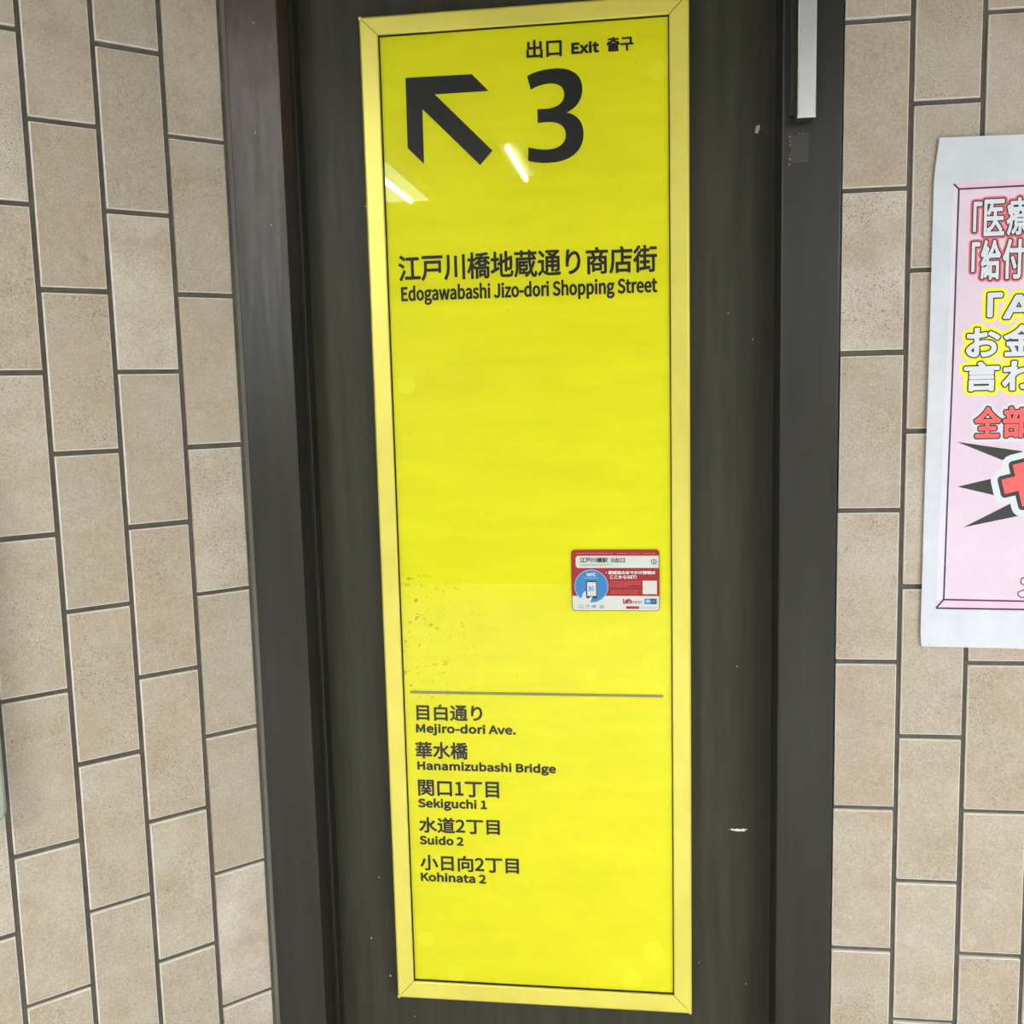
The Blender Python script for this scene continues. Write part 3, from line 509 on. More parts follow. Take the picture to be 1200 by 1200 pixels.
'街':(1000,'694,781 694,714 946,714 946,781;209,840 162,769 99,699 31,639 53,612 72,583 148,651 220,732 278,815;443,840 443,714 310,714 310,649 443,649 443,515 290,515 290,448 667,448 667,515 514,515 514,649 649,649 649,714 514,714 514,840;685,513 685,445 792,445 792,12 788,-2 773,-6 748,-6 707,-6 655,-5 669,-43 678,-80 743,-79 792,-75 828,-66 859,-39 866,12 866,445 960,445 960,513;268,62 277,-8 400,8 540,25 687,45 685,111 514,90 514,238 660,238 660,304 514,304 514,427 442,427 442,304 296,304 296,238 442,238 442,82;239,639 178,531 101,433 16,351 41,319 61,286 91,314 121,344 150,377 150,-81 219,-81 219,467 251,516 280,566 306,616'),
'言':(1000,'200,392 200,330 803,330 803,392;200,542 200,480 803,480 803,542;190,235 190,-79 264,-79 264,-37 738,-37 738,-76 814,-76 814,235;264,27 264,171 738,171 738,27;412,820 447,778 478,732 503,690 54,690 54,624 951,624 951,690 549,690 585,702 560,746 524,796 485,842'),
'辺':(1000,'60,771 126,720 187,664 231,610 291,660 244,713 181,767 114,816;341,763 341,692 528,692 506,494 445,311 318,170 346,145 369,116 481,228 550,369 586,527 603,692 820,692 810,421 797,266 777,201 762,190 740,187 712,187 670,189 619,192 634,157 641,121 691,120 737,119 772,121 813,131 843,158 869,236 884,412 894,725 895,748 895,763;262,452 49,452 49,382 189,382 189,117 142,91 91,48 38,-8 87,-72 138,-5 184,43 223,61 264,40 318,-1 394,-37 485,-54 598,-59 713,-57 844,-53 943,-49 951,-11 964,25 855,16 727,9 600,7 495,11 408,25 336,57 293,88 262,112'),
'通':(1000,'65,757 128,700 189,639 235,585 290,635 242,688 180,746 117,800;256,465 43,465 43,394 184,394 184,110 138,84 90,43 39,-8 86,-70 136,-7 182,38 220,56 247,46 280,23 318,-3 394,-36 484,-52 595,-57 719,-56 850,-52 948,-47 956,-10 969,26 853,17 723,10 596,8 493,11 406,24 333,56 289,87 256,108;364,803 364,744 787,744 743,714 695,684 645,658 596,680 546,700 499,717 451,674 516,649 583,620 647,589 363,589 363,71 434,71 434,237 603,237 603,75 671,75 671,237 845,237 845,146 842,133 828,129 791,129 726,130 739,100 747,69 807,69 851,72 883,80 910,103 917,146 917,589 786,589 753,608 712,628 787,671 857,720 917,771 870,807 855,803;845,531 845,443 671,443 671,531;434,387 603,387 603,296 434,296;434,443 434,531 603,531 603,443;845,387 845,296 671,296 671,387'),
'道':(1000,'64,765 119,709 170,649 207,596 269,638 229,690 177,748 122,801;455,368 790,368 790,284 455,284;455,231 790,231 790,147 455,147;455,504 790,504 790,421 455,421;384,561 384,89 863,89 863,561 624,561 641,602 659,645 947,645 947,708 760,708 785,743 809,781 833,818 759,840 739,797 712,751 684,708 497,708 549,732 531,768 505,808 476,844 414,817 440,781 464,743 481,708 311,708 311,645 576,645 565,603 553,561;262,483 51,483 51,413 190,413 190,102 143,78 94,40 42,-7 89,-68 140,-11 187,31 227,47 268,29 324,-7 399,-37 489,-53 597,-57 713,-55 841,-51 941,-46 949,-8 962,27 851,18 724,12 599,10 498,13 411,25 340,52 295,80 262,100'),
'部':(1000,'141,628 167,570 190,509 204,455 272,475 258,528 235,587 206,645;627,787 627,-78 694,-78 694,718 855,718 825,632 789,538 751,448 821,363 856,288 866,222 861,174 840,143 821,135 799,132 764,132 722,135 736,99 742,64 787,63 828,65 862,72 890,85 917,116 932,160 936,215 927,288 893,368 824,457 868,556 910,659 948,757 897,790 885,787;247,826 270,775 289,722 80,722 80,654 552,654 552,722 366,722 352,761 334,803 314,844;433,648 413,585 388,515 360,452 51,452 51,383 575,383 575,452 433,452 459,509 484,570 508,631;109,291 109,-73 180,-73 180,-26 454,-26 454,-66 529,-66 529,291;180,42 180,223 454,223 454,42'),
'金':(1000,'198,218 236,156 268,90 291,34 356,62 333,118 299,182 260,242;733,243 703,181 665,115 628,57 685,33 724,87 765,150 804,215;499,849 412,744 300,653 170,578 30,522 59,489 82,453 136,475 189,499 241,526 241,470 458,470 458,334 113,334 113,265 458,265 458,18 68,18 68,-51 934,-51 934,18 537,18 537,265 888,265 888,334 537,334 537,470 758,470 758,533 813,504 866,478 919,457 944,491 972,522 816,587 665,678 544,782 569,818;746,540 266,540 352,596 430,659 501,729 574,661 657,597'),
'関':(1000,'610,461 588,411 561,358 400,358 427,367 405,411 376,458 318,441 341,400 360,358 255,358 255,302 457,302 457,239 456,224 239,224 239,167 443,167 408,117 340,69 229,28 253,4 273,-23 383,21 456,71 499,124 566,73 629,21 679,-22 723,26 672,69 608,118 540,167 761,167 761,224 526,224 526,237 526,302 745,302 745,358 627,358 679,440;383,611 383,528 163,528 163,611;383,663 163,663 163,741 383,741;842,611 842,527 614,527 614,611;842,663 614,663 614,741 842,741;878,797 543,797 543,471 842,471 842,18 838,3 824,-1 784,-1 718,0 732,-34 741,-68 801,-67 847,-63 879,-55 908,-29 916,18 916,797;89,797 89,-81 163,-81 163,473 454,473 454,797'),
'駅':(1000,'226,216 244,161 258,104 265,54 306,64 297,114 283,170 264,224;152,206 161,143 166,79 166,21 207,28 206,84 201,148 191,211;81,226 74,139 58,60 29,-3 71,-28 102,40 119,125 127,218;536,799 536,419 530,264 502,102 433,-43 465,-61 494,-82 564,64 597,229 606,389 697,389 741,192 813,32 919,-84 943,-51 970,-23 873,76 806,216 765,389 926,389 926,799;606,730 857,730 857,459 606,459;249,587 249,496 152,496 152,587;87,799 87,283 400,283 397,224 393,172 390,128 375,166 355,207 333,246 298,233 321,189 341,143 355,102 388,116 380,52 371,11 361,-10 349,-20 332,-22 300,-21 252,-17 263,-48 269,-79 321,-80 361,-79 392,-72 416,-52 437,1 453,116 465,314 467,333 467,344 312,344 312,437 438,437 438,496 312,496 312,587 438,587 438,647 312,647 312,736 458,736 458,799;249,647 152,647 152,736 249,736;249,437 249,344 152,344 152,437'),
'구':(920,'50,380 50,311 415,311 415,-79 498,-79 498,311 867,311 867,380 735,380 753,499 759,600 760,689 760,768 152,768 152,701 678,701 678,689 677,600 670,499 650,380'),
'출':(920,'151,-4 151,-68 789,-68 789,-4 232,-4 232,81 762,81 762,279 499,279 499,362 866,362 866,425 51,425 51,362 417,362 417,279 149,279 149,217 681,217 681,140 151,140;134,748 134,684 411,684 359,607 247,554 94,529 118,466 262,490 379,538 458,610 538,538 655,490 798,466 823,529 670,554 557,607 505,684 784,684 784,748 499,748 499,832 417,832 417,748'),
' ':(224,''),
}

# ================================================================== SETTING
AL = 0.75558
LO = Vector((-1.0943, -0.0713, 0.0)); LD = Vector((math.cos(AL), math.sin(AL), 0)); LN = Vector((math.sin(AL), -math.cos(AL), 0))
def LP(u, off, z):
    p = LO + LD*u + LN*off; return (p.x, p.y, z)

ZTOP, ZBOT = 0.36, -Z0
CX0, CX1 = -1.0285, -0.0945            # opening between the tiled walls
JL, JR = -0.937, -0.1822               # inner edges of the jambs
YJ, YP = -0.005, 0.075                 # jamb face, steel panel face

def structure(o):
    o['kind'] = 'structure'; return o

# grout beds; the tiles stand 6 mm proud of them
wall_right = structure(mk('wall_right', *box(CX1, 3.0, 0.006, 0.20, ZBOT, ZTOP), M_GROUT))
ul = -2.55
vl = [LP(ul, -0.006, ZBOT), LP(0.0985, -0.006, ZBOT), LP(0.0892, -0.16, ZBOT), LP(ul, -0.16, ZBOT),
      LP(ul, -0.006, ZTOP), LP(0.0985, -0.006, ZTOP), LP(0.0892, -0.16, ZTOP), LP(ul, -0.16, ZTOP)]
wall_left = structure(mk('wall_left', vl, [(0, 1, 2, 3), (7, 6, 5, 4), (0, 4, 5, 1), (1, 5, 6, 2), (2, 6, 7, 3), (3, 7, 4, 0)], M_GROUT))

def tile_mesh(name, w, h, shift=0.0):
    bm = bmesh.new()
    c, k = 0.0011, 0.0
    hw, hh = w/2, h/2
    rings = [(0.0, c), (c, 0.0)]
    vs = []
    # back ring, front outer ring, front inner ring (chamfer)
    for (x, z, y) in ((hw, hh, TD-0.0005), (hw, hh, c), (hw-c, hh-c, 0.0)):
        vs.append([bm.verts.new((sx*x+shift, y, sz*z)) for sx, sz in ((-1, -1), (1, -1), (1, 1), (-1, 1))])
    for a, b in ((0, 1), (1, 2)):
        for i in range(4):
            j = (i+1) % 4
            bm.faces.new((vs[a][i], vs[a][j], vs[b][j], vs[b][i]))
    bm.faces.new(vs[2])
    bmesh.ops.recalc_face_normals(bm, faces=bm.faces)
    for f in bm.faces:
        if f == bm.faces[:][-1] and f.normal.y > 0: f.normal_flip()
    me = bpy.data.meshes.new(name); bm.to_mesh(me); bm.free(); me.materials.append(M_TILE)
    return me
TM = tile_mesh('tile', TW, TH)
TM_CUT = tile_mesh('tile', 0.0848, TH, 0.0)

def put_tile(me, parent, loc, rz):
    o = bpy.data.objects.new('tile', me); COL.objects.link(o); o.parent = parent
    o.location = (loc[0], loc[1], loc[2]+Z0)
    o.rotation_euler = (random.uniform(-.004, .004), random.uniform(-.0018, .0018), rz+random.uniform(-.006, .006))
    return o

def rows(half):
    z = PZ*2 + (PZ/2 if half else 0)
    k = 0
    while True:
        zc = z - PZ*(k+0.5)
        if zc-TH/2 < -Z0: break
        if zc < ZTOP+0.1: yield zc
        k += 1
for k in range(7):
    for zc in rows(k % 2 == 1):
        put_tile(TM, wall_right, (PX*(k-0.5)+random.uniform(-.0004, .0004)-0.0003, 0, zc+random.uniform(-.0006, .0006)), 0)
for k in range(8):
    for zc in rows(k % 2 == 0):
        if k == 0: p = LP(0.0038+0.0424, 0, zc); me = TM_CUT
        else: p = LP(-PX*(k-0.5)-0.0004, 0, zc); me = TM
        put_tile(me, wall_left, (p[0], p[1], p[2]-0.001+random.uniform(-.0006, .0006)), AL)

# steel panel at the back of the recess
panel = structure(mk('wall_centre', *box(JL-0.02, JR+0.02, YP, YP+0.04, ZBOT, ZTOP), M_PANEL))
# jambs
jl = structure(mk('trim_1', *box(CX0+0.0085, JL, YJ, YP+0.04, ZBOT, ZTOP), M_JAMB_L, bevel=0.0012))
jr = structure(mk('trim_2', *box(JR, CX1-0.0022, YJ, YP+0.04, ZBOT, ZTOP), M_JAMB, bevel=0.0032))
mk('door_stop', *box(JL-0.001, JL+0.0075, 0.045, YP, ZBOT, ZTOP), M_JAMB, jl, bevel=0.002)
mk('sealant_strip', *box(CX0-0.0008, CX0+0.0085, YJ+0.004, 0.05, ZBOT, ZTOP), M_SEAL, jl)
mk('edge_gap', *box(CX1-0.0022, CX1+0.0004, 0.0055, 0.05, ZBOT, ZTOP), M_GAP, jr)

# old patch and marks on the steel
M_PATCH = simple('brown_tape_residue', srgb(60, 55, 47), 0.5)
o = flat('tape_residue', *poly([(-.1700, -.1500), (-.1630, -.1560), (-.1445, -.1500), (-.1446, -.1928), (-.1695, -.1935)], YJ-0.0005), M_PATCH, jr)
o['label'] = 'brownish rectangle of old tape residue below the aluminium bar'
M_CHIP = simple('bare_paint_chip', srgb(186, 184, 176), 0.6)
M_SMEAR = simple('white_paint_smear', srgb(238, 238, 232), 0.6)
o = flat('paint_chip', *poly([(-.2130, -.1290), (-.2105, -.1190), (-.2050, -.1175), (-.2052, -.1240), (-.2080, -.1305)], YP-0.0006), M_CHIP, panel)
o['label'] = 'pale chip in the dark paint'
sm = []
rs = random.Random(3)
for i in range(24):
    t = rs.uniform(-1, 1); cx = -.2335+t*.017; cz = -1.2505+rs.uniform(-.0022, .0022)*(1.3-abs(t)); r = rs.uniform(.0008, .0026)*(1.25-abs(t))
    sm.append(poly([(cx+r*1.7*math.cos(a*1.047+t)*rs.uniform(.6, 1.2), cz+r*math.sin(a*1.047+t)*rs.uniform(.6, 1.1)) for a in range(6)], YP-0.0006-i*1e-5))
o = flat('paint_smear', *joinvf(*sm), M_SMEAR, panel); o['label'] = 'white smear of paint on the dark steel'
sp = []
for (x, z, r) in [(-.2370, -.9700, .0011), (-.2210, -1.5250, .0014), (-.2520, -.400, .0010), (-.214, -.442, .0012), (-.30, -1.49, .001), (-.874, -1.475, .0016), (-.855, -1.36, .0014), (-.842, -1.545, .0022), (-.8, -1.62, .001), (-.83, -.21, .0016)]:
    sp.append(poly([(x+r*math.cos(a*1.2566)*rs.uniform(.7, 1.2), z+r*math.sin(a*1.2566)*rs.uniform(.7, 1.2)) for a in range(5)], YP-0.0006))
flat('paint_fleck', *joinvf(*sp), M_CHIP, panel)['kind'] = 'stuff'
sp = []
for (x, z, r) in [(-.980, -.105, .0011), (-.974, .057, .0012), (-.962, -.246, .0010)]:
    sp.append(poly([(x+r*math.cos(a*1.2566), z+r*math.sin(a*1.2566)) for a in range(5)], YJ-0.0006))
flat('paint_fleck', *joinvf(*sp), M_CHIP, jl)['kind'] = 'stuff'

sp = []
for i in range(16):
    x, z = -.1708+rs.uniform(-.0006, .0008), -.150-rs.uniform(0, .050)
    if i > 12: x, z = -.155+rs.uniform(-.004, .004), -.1525
    r = rs.uniform(.0004, .0009)
    sp.append(poly([(x+r*math.cos(a*1.2566), z+r*math.sin(a*1.2566)) for a in range(5)], YJ-0.0008-i*1e-5))
flat('glue_speck', *joinvf(*sp), M_CHIP, jr)['kind'] = 'stuff'

# ================================================================== THE SIGN
SX0, SX1, SZ0, SZ1 = -0.8205, -0.3130, -1.5633, 0.0700
IX0, IX1, IZ0, IZ1 = -0.7915, -0.3423, -1.5325, 0.0420
YF, YFACE, YPANE = 0.040, 0.0475, 0.0455
sign = empty('direction_sign', ((SX0+SX1)/2, YP, SZ0), 'tall yellow framed exit sign with black arrow and number 3 on dark steel panel', 'sign')
mk('backing_box', *box(SX0+0.002, SX1-0.002, YFACE+0.0008, YP-0.0002, SZ0+0.002, SZ1-0.002), M_GAP, sign)
face_o = mk('yellow_panel', *box(IX0-0.004, IX1+0.004, YFACE, YFACE+0.0006, IZ0-0.004, IZ1+0.004), M_YEL, sign)

def rail(pts):
    """mitred rail: pts = outer a, outer b, inner b, inner a"""
    g = 0.0007
    c = Vector((sum(p[0] for p in pts)/4, sum(p[1] for p in pts)/4))
    oa, ob, ib, ia = [Vector(p) for p in pts]
    d = (ob-oa).normalized(); oa += d*g; ob -= d*g; ia += d*g; ib -= d*g
    nrm = ((ia-oa) - d*((ia-oa).dot(d))).normalized(); w = abs((ia-oa).dot(nrm))
    def lin(t):        # point pair at inward distance t*w
        return oa.lerp(ia, t), ob.lerp(ib, t)
    prof = [(0.0, YFACE+0.02), (0.0, YF+0.0022), (0.075, YF+0.0004), (0.11, YF), (0.955, YF), (1.0, YF+0.001), (1.0, YFACE)]
    V, F = [], []
    for t, y in prof:
        a, b = lin(t); V += [(a.x, y, a.y), (b.x, y, b.y)]
    for i in range(len(prof)-1):
        F.append((2*i, 2*i+1, 2*i+3, 2*i+2))
    F.append(tuple(range(0, 2*len(prof), 2))); F.append(tuple(range(2*len(prof)-1, 0, -2)))
    return V, F
O = [(SX0, SZ1), (SX1, SZ1), (SX1, SZ0), (SX0, SZ0)]; I = [(IX0, IZ1), (IX1, IZ1), (IX1, IZ0), (IX0, IZ0)]
for a in range(4):
    b = (a+1) % 4
    mk('frame_rail', *rail([O[a], O[b], I[b], I[a]]), M_RAIL, sign)
for (x, z) in O:
    mk('corner_cap', *box(x-0.0006, x+0.0044*(1 if x < -.5 else -1), YF-0.0005, YF+0.02, z-0.0044 if z > -1 else z-0.0006, z+0.0006 if z > -1 else z+0.0044), M_RAIL, sign, bevel=0.0012)
yp = YFACE-0.0004
for (x, z, r) in [(-.3770, -1.4575, .0175), (-.4122, -1.5090, .0170), (-.7690, -1.4560, .0150), (-.7180, -1.5170, .0150), (-.3600, -.0365, .014), (-.7670, -.4990, .015), (-.4740, -.9790, .009)]:
    flat('adhesive_dot', *disc(x, z, r, YFACE-0.0002), M_DOT, sign)
# arrow
arrow = [(-.7508, -.0227), (-.6456, -.0238), (-.6199, -.0503), (-.7049, -.0503), (-.6160, -.1400), (-.6362, -.1608), (-.7254, -.0713), (-.7258, -.1545), (-.7513, -.1288)]
flat('arrow_symbol', *loops_fill([[(p[0], p[1]) for p in arrow]], yp), M_INK, sign)
# big numeral 3, drawn with curves
def bez(p0, p1, p2, p3, n=14):
    return [((1-t)**3*p0[0]+3*(1-t)**2*t*p1[0]+3*(1-t)*t*t*p2[0]+t**3*p3[0], (1-t)**3*p0[1]+3*(1-t)**2*t*p1[1]+3*(1-t)*t*t*p2[1]+t**3*p3[1]) for t in [i/n for i in range(n)]]
T = []
Q = lambda cx, cy: (-.5587+(cx-180)*(.0849/383), -.0236-(cy-360)*(.1394/662))   # crop units -> metres in the sign plane
T += bez(Q(178, 400), Q(240, 368), Q(300, 360), Q(372, 359)) + bez(Q(372, 359), Q(490, 359), Q(560, 415), Q(560, 510))
T += bez(Q(560, 510), Q(560, 590), Q(520, 645), Q(447, 673)) + bez(Q(447, 673), Q(525, 690), Q(564, 750), Q(564, 828))
T += bez(Q(564, 828), Q(564, 950), Q(470, 1022), Q(325, 1022)) + bez(Q(325, 1022), Q(265, 1022), Q(215, 1014), Q(172, 1000))
T += bez(Q(172, 1000), Q(173, 965), Q(175, 940), Q(177, 903)) + bez(Q(177, 903), Q(225, 920), Q(270, 926), Q(315, 926))
T += bez(Q(315, 926), Q(395, 926), Q(440, 885), Q(440, 828)) + bez(Q(440, 828), Q(440, 765), Q(390, 732), Q(315, 732))
T += bez(Q(315, 732), Q(290, 732), Q(265, 733), Q(245, 735)) + bez(Q(245, 735), Q(245, 700), Q(245, 670), Q(245, 637))
T += bez(Q(245, 637), Q(270, 638), Q(285, 638), Q(300, 638)) + bez(Q(300, 638), Q(385, 638), Q(434, 600), Q(434, 545))
T += bez(Q(434, 545), Q(434, 492), Q(395, 462), Q(335, 462)) + bez(Q(335, 462), Q(290, 462), Q(240, 475), Q(190, 502))
flat('number_three', *loops_fill([T], yp), M_INK, sign)
R1, R2 = .0006, .0009
TX = [('出口', (-.5596, -.5048, .0205, -.0068), .0008, False), ('Exit', (-.4905, -.4478, .0122, -.0043), .0011, True),
      ('출구', (-.4364, -.3958, .0168, -.0046), .0008, False),
      ('江戸川橋地蔵通り商店街', (-.7735, -.3625, -.2935, -.3360), .0009, False),
      ('Edogawabashi Jizo-dori Shopping Street', (-.7705, -.3625, -.3436, -.3662), .0009, True),
      ('目白通り', (-.7705, -.6575, -1.0345, -1.0632), .0008, False), ('Mejiro-dori Ave.', (-.7722, -.6015, -1.0692, -1.0845), .0009, True),
      ('華水橋', (-.7745, -.6840, -1.1000, -1.1300), .0008, False), ('Hanamizubashi Bridge', (-.7722, -.5355, -1.1350, -1.1500), .0009, True),
      ('関口1丁目', (-.7725, -.6325, -1.1672, -1.1965), .0008, False), ('Sekiguchi 1', (-.7732, -.6540, -1.2012, -1.2168), .0009, True),
      ('水道2丁目', (-.7730, -.6330, -1.2335, -1.2620), .0008, False), ('Suido 2', (-.7730, -.6962, -1.2680, -1.2832), .0009, True),
      ('小日向2丁目', (-.7732, -.6020, -1.3010, -1.3300), .0008, False), ('Kohinata 2', (-.7733, -.6592, -1.3342, -1.3498), .0009, True)]
for s, b4, r, cap in TX:
    text_mesh('lettering', s, b4, r, yp, M_INK, sign, cap)
flat('divider_line', *rect(-.7797, -.3577, -1.0162, -1.0115, yp), M_GREYLINE, sign)
pane = flat('acrylic_pane', *rect(IX0-0.002, IX1+0.002, IZ0-0.002, IZ1+0.002, YPANE), M_PANE, sign)
pane['label'] = 'clear glossy acrylic pane in front of the print'
mk('rebate_shadow_strip', *joinvf(box(IX0-0.002, IX0+0.0016, YPANE-0.001, YFACE, IZ0, IZ1), box(IX1-0.0016, IX1+0.002, YPANE-0.001, YFACE, IZ0, IZ1),
    box(IX0, IX1, YPANE-0.001, YFACE, IZ1-0.0016, IZ1+0.002), box(IX0, IX1, YPANE-0.001, YFACE, IZ0-0.002, IZ0+0.0016)), M_GAP, sign)  # dark strips standing in for the shadow line inside the frame

# ================================================================== RED CARD STUCK ON THE PANE
CXL, CXR, CZT, CZB = -.5038, -.3622, -.7712, -.8718
YC = YPANE-0.0002
card = empty('contactless_card', ((CXL+CXR)/2, YC, CZB), 'small red and white contactless information card stuck low on the yellow sign', 'card')
def cq(cx, cy): return (CXL+(cx-97)/1031*(CXR-CXL), CZT+(cy-90)/720*(CZB-CZT))
def rrect(x0, y0, x1, y1, r, n=6, corners=(1, 1, 1, 1)):
    P = []
    for k, (cx, cy, a0) in enumerate(((x0, y0, 180), (x1, y0, 270), (x1, y1, 0), (x0, y1, 90))):
        if corners[k]:
            ox = cx + (r if cx == x0 else -r); oy = cy + (r if cy == y0 else -r)
            P += [(ox+r*math.cos(math.radians(a0+90*i/n)), oy+r*math.sin(math.radians(a0+90*i/n))) for i in range(n+1)]
        else: P.append((cx, cy))
    return [cq(*p) for p in P]
def crr(x0, y0, x1, y1, y): return poly([cq(x0, y1), cq(x1, y1), cq(x1, y0), cq(x0, y0)], y)
C_RED = simple('card_red_print', srgb(160, 24, 32), 0.45); C_WHT = simple('card_white', srgb(212, 216, 212), 0.45)
C_BLU = simple('card_blue_print', srgb(50, 128, 190), 0.45); C_BLU2 = simple('card_pale_blue_print', srgb(130, 184, 222), 0.45)
C_NAVY = simple('card_navy_print', srgb(22, 84, 134), 0.45); C_SKY = simple('card_sky_print', srgb(36, 150, 222), 0.45)
C_DRK = simple('card_dark_print', srgb(44, 50, 52), 0.45); C_GRY = simple('card_grey_print', srgb(150, 156, 152), 0.45)
C_PNK = simple('card_pink_print', srgb(226, 132, 134), 0.45); C_EDGE = simple('card_edge', srgb(110, 44, 44), 0.5)
yb = YC-0.0012
out = rrect(97, 90, 1128, 810, 42)
def slab(pts, y0, y1):
    n = len(pts); V = [(p[0], y0, p[1]) for p in pts]+[(p[0], y1, p[1]) for p in pts]
    return V, [tuple(range(n)), tuple(range(2*n-1, n-1, -1))]+[(i, (i+1) % n, n+(i+1) % n, n+i) for i in range(n)]
mk('card_plate', *slab(out, yb, YC), C_EDGE, card)
s1 = 0.00012
flat('red_print', *poly(rrect(104, 96, 1121, 803, 38), yb-s1), C_RED, card)
flat('white_print', *joinvf(poly(rrect(104, 632, 1121, 803, 38, corners=(0, 0, 1, 1)), yb-2*s1), poly(rrect(150, 160, 1120, 303, 34, corners=(1, 0, 0, 1)), yb-2*s1),
    crr(932, 453, 1097, 610, yb-2*s1)), C_WHT, card)
cc = cq(330, 518); kx = (CXR-CXL)/1031
flat('pale_blue_ring', *disc(cc[0], cc[1], 200*kx, yb-3*s1, 40), C_BLU2, card)
flat('blue_disc', *disc(cc[0], cc[1], 190*kx, yb-4*s1, 40), C_BLU, card)
flat('white_hand_print', *joinvf(poly([cq(*p) for p in [(150, 648), (205, 672), (232, 600), (262, 572), (270, 660), (345, 640), (322, 690), (300, 725), (200, 745), (140, 700)]], yb-5*s1)), C_WHT, card)
flat('phone_body_print', *poly(rrect(268, 452, 396, 660, 14), yb-6*s1), C_DRK, card)
flat('phone_screen_print', *joinvf(crr(281, 470, 386, 632, yb-7*s1), poly([cq(*p) for p in [(300, 660), (318, 642), (345, 640), (330, 672)]], yb-7*s1)), C_WHT, card)
# wireless mark on the phone: a slanted N of two brackets
flat('wireless_mark', *joinvf(poly([cq(*p) for p in [(301, 580), (301, 518), (318, 518), (343, 556), (343, 578), (316, 545), (316, 580)]], yb-8*s1),
     poly([cq(*p) for p in [(358, 515), (358, 578), (347, 578), (347, 530), (330, 515)]], yb-8*s1)), C_SKY, card)
def ctext(name, s, x0, y0, x1, y1, r, mat, cap=False, k=8):
    a = cq(x0, y1); b = cq(x1, y0)
    text_mesh(name, s, (a[0], b[0], b[1], a[1]), r, yb-k*s1, mat, card, cap)
ctext('lettering', '江戸川橋駅', 200, 180, 528, 240, .00025, C_DRK)
ctext('lettering', '3出口', 560, 182, 728, 240, .00025, C_DRK)
ctext('lettering', 'Edogawabashi Sta. (EXIT 3)', 200, 257, 590, 275, .00005, C_GRY, True)
ctext('lettering', 'NFC', 280, 362, 385, 400, .0004, C_WHT, True)
ctext('lettering', '・駅周辺のおでかけ情報は', 500, 336, 1080, 378, .00035, C_WHT)
ctext('lettering', 'ここからGET!', 550, 388, 862, 430, .00035, C_WHT)
ctext('lettering', "Let's", 700, 664, 805, 722, .0006, C_RED, True)
rs = random.Random(11)
def streaks(name, rows_, mat):
    P = []
    for (x0, x1, y, h) in rows_:
        x = x0
        while x < x1:
            w = rs.uniform(10, 34); P.append(crr(x, y-h/2, min(x+w, x1), y+h/2, yb-8*s1)); x += w+rs.uniform(5, 11)
    o = flat(name, *joinvf(*P), mat, card); o['kind'] = 'stuff'
streaks('small_print', [(555, 905, 466, 5), (555, 910, 490, 5), (555, 775, 516, 5), (555, 910, 572, 5), (555, 870, 598, 5), (155, 590, 130, 7), (635, 760, 132, 7), (795, 905, 132, 7), (945, 1080, 133, 7)], C_PNK)
streaks('small_print', [(910, 1097, 771, 8), (1005, 1085, 694, 8)], C_GRY)
streaks('small_print', [(252, 412, 420, 9)], C_BLU2)
streaks('small_print', [(812, 920, 695, 9), (812, 918, 712, 9)], C_RED)
flat('logo_block', *crr(950, 662, 1022, 728, yb-7*s1), C_SKY, card)
flat('logo_block', *crr(1022, 662, 1095, 728, yb-7*s1), C_NAVY, card)
flat('white_logo_print', *joinvf(disc(*cq(978, 693), .0016, yb-8*s1, 12), crr(992, 676, 1002, 708, yb-8*s1), crr(1006, 682, 1014, 706, yb-8*s1)), C_WHT, card)
flat('red_pill_print', *poly(rrect(735, 752, 890, 784, 14), yb-7*s1), C_RED, card)
ring = lambda cx, cy, r, w: loops_fill([[ (cq(cx, cy)[0]+r*kx*math.cos(a*.3927), cq(cx, cy)[1]+r*kx*math.sin(a*.3927)) for a in range(16)], [ (cq(cx, cy)[0]+(r-w)*kx*math.cos(a*.3927), cq(cx, cy)[1]+(r-w)*kx*math.sin(a*.3927)) for a in range(16)][::-1]], yb-8*s1)
flat('grey_icon_print', *joinvf(ring(207, 756, 25, 10), crr(268, 735, 276, 778, yb-8*s1), crr(288, 735, 298, 778, yb-8*s1), crr(262, 735, 300, 741, yb-8*s1),
    crr(332, 740, 382, 772, yb-8*s1), crr(422, 742, 478, 752, yb-8*s1), crr(430, 756, 470, 778, yb-8*s1)), C_GRY, card)
flat('station_mark', *joinvf(ring(1065, 230, 32, 7), crr(1052, 236, 1060, 252, yb-8*s1), crr(1070, 236, 1078, 252, yb-8*s1), crr(1058, 215, 1074, 228, yb-8*s1)), C_DRK, card)

# ================================================================== POSTER ON THE RIGHT WALL
YW = -0.0045
poster = empty('poster', (0.29, YW, -0.92), 'white paper poster with pink panel and bold Japanese lettering on the tiled wall', 'poster')
def wave(x, z):
    return 0.0010*math.sin(9*x+6*z+1.0)+0.0007*math.sin(17*z+4*x) - 0.004*max(0, (-0.86-z)/0.06)**2*max(0, (0.10-x)/0.08)*0.4
def ypos(x, z, k): return YW - 0.0016 + wave(x, z) - 0.00022*k
def warp(vf, k): return [(v[0], ypos(v[0], v[2], k), v[2]) for v in vf[0]], vf[1]
def pgrid(xl, xr, zt, zb, nx, nz, k):
    """xl(z), xr, zt(x), zb(x) functions -> subdivided sheet"""
    V, F = [], []
    for j in range(nz+1):
        for i in range(nx+1):
            s, t = i/nx, j/nz
            z0 = zt(xl(0)+(xr-xl(0))*s); z1 = zb(xl(0)+(xr-xl(0))*s); z = z0+(z1-z0)*t
            x = xl(t)+(xr-xl(t))*s
            V.append((x, ypos(x, z, k), z))
    for j in range(nz):
        for i in range(nx):
            a = j*(nx+1)+i; F.append((a, a+1, a+nx+2, a+nx+1))
    return V, F
PR = 0.545
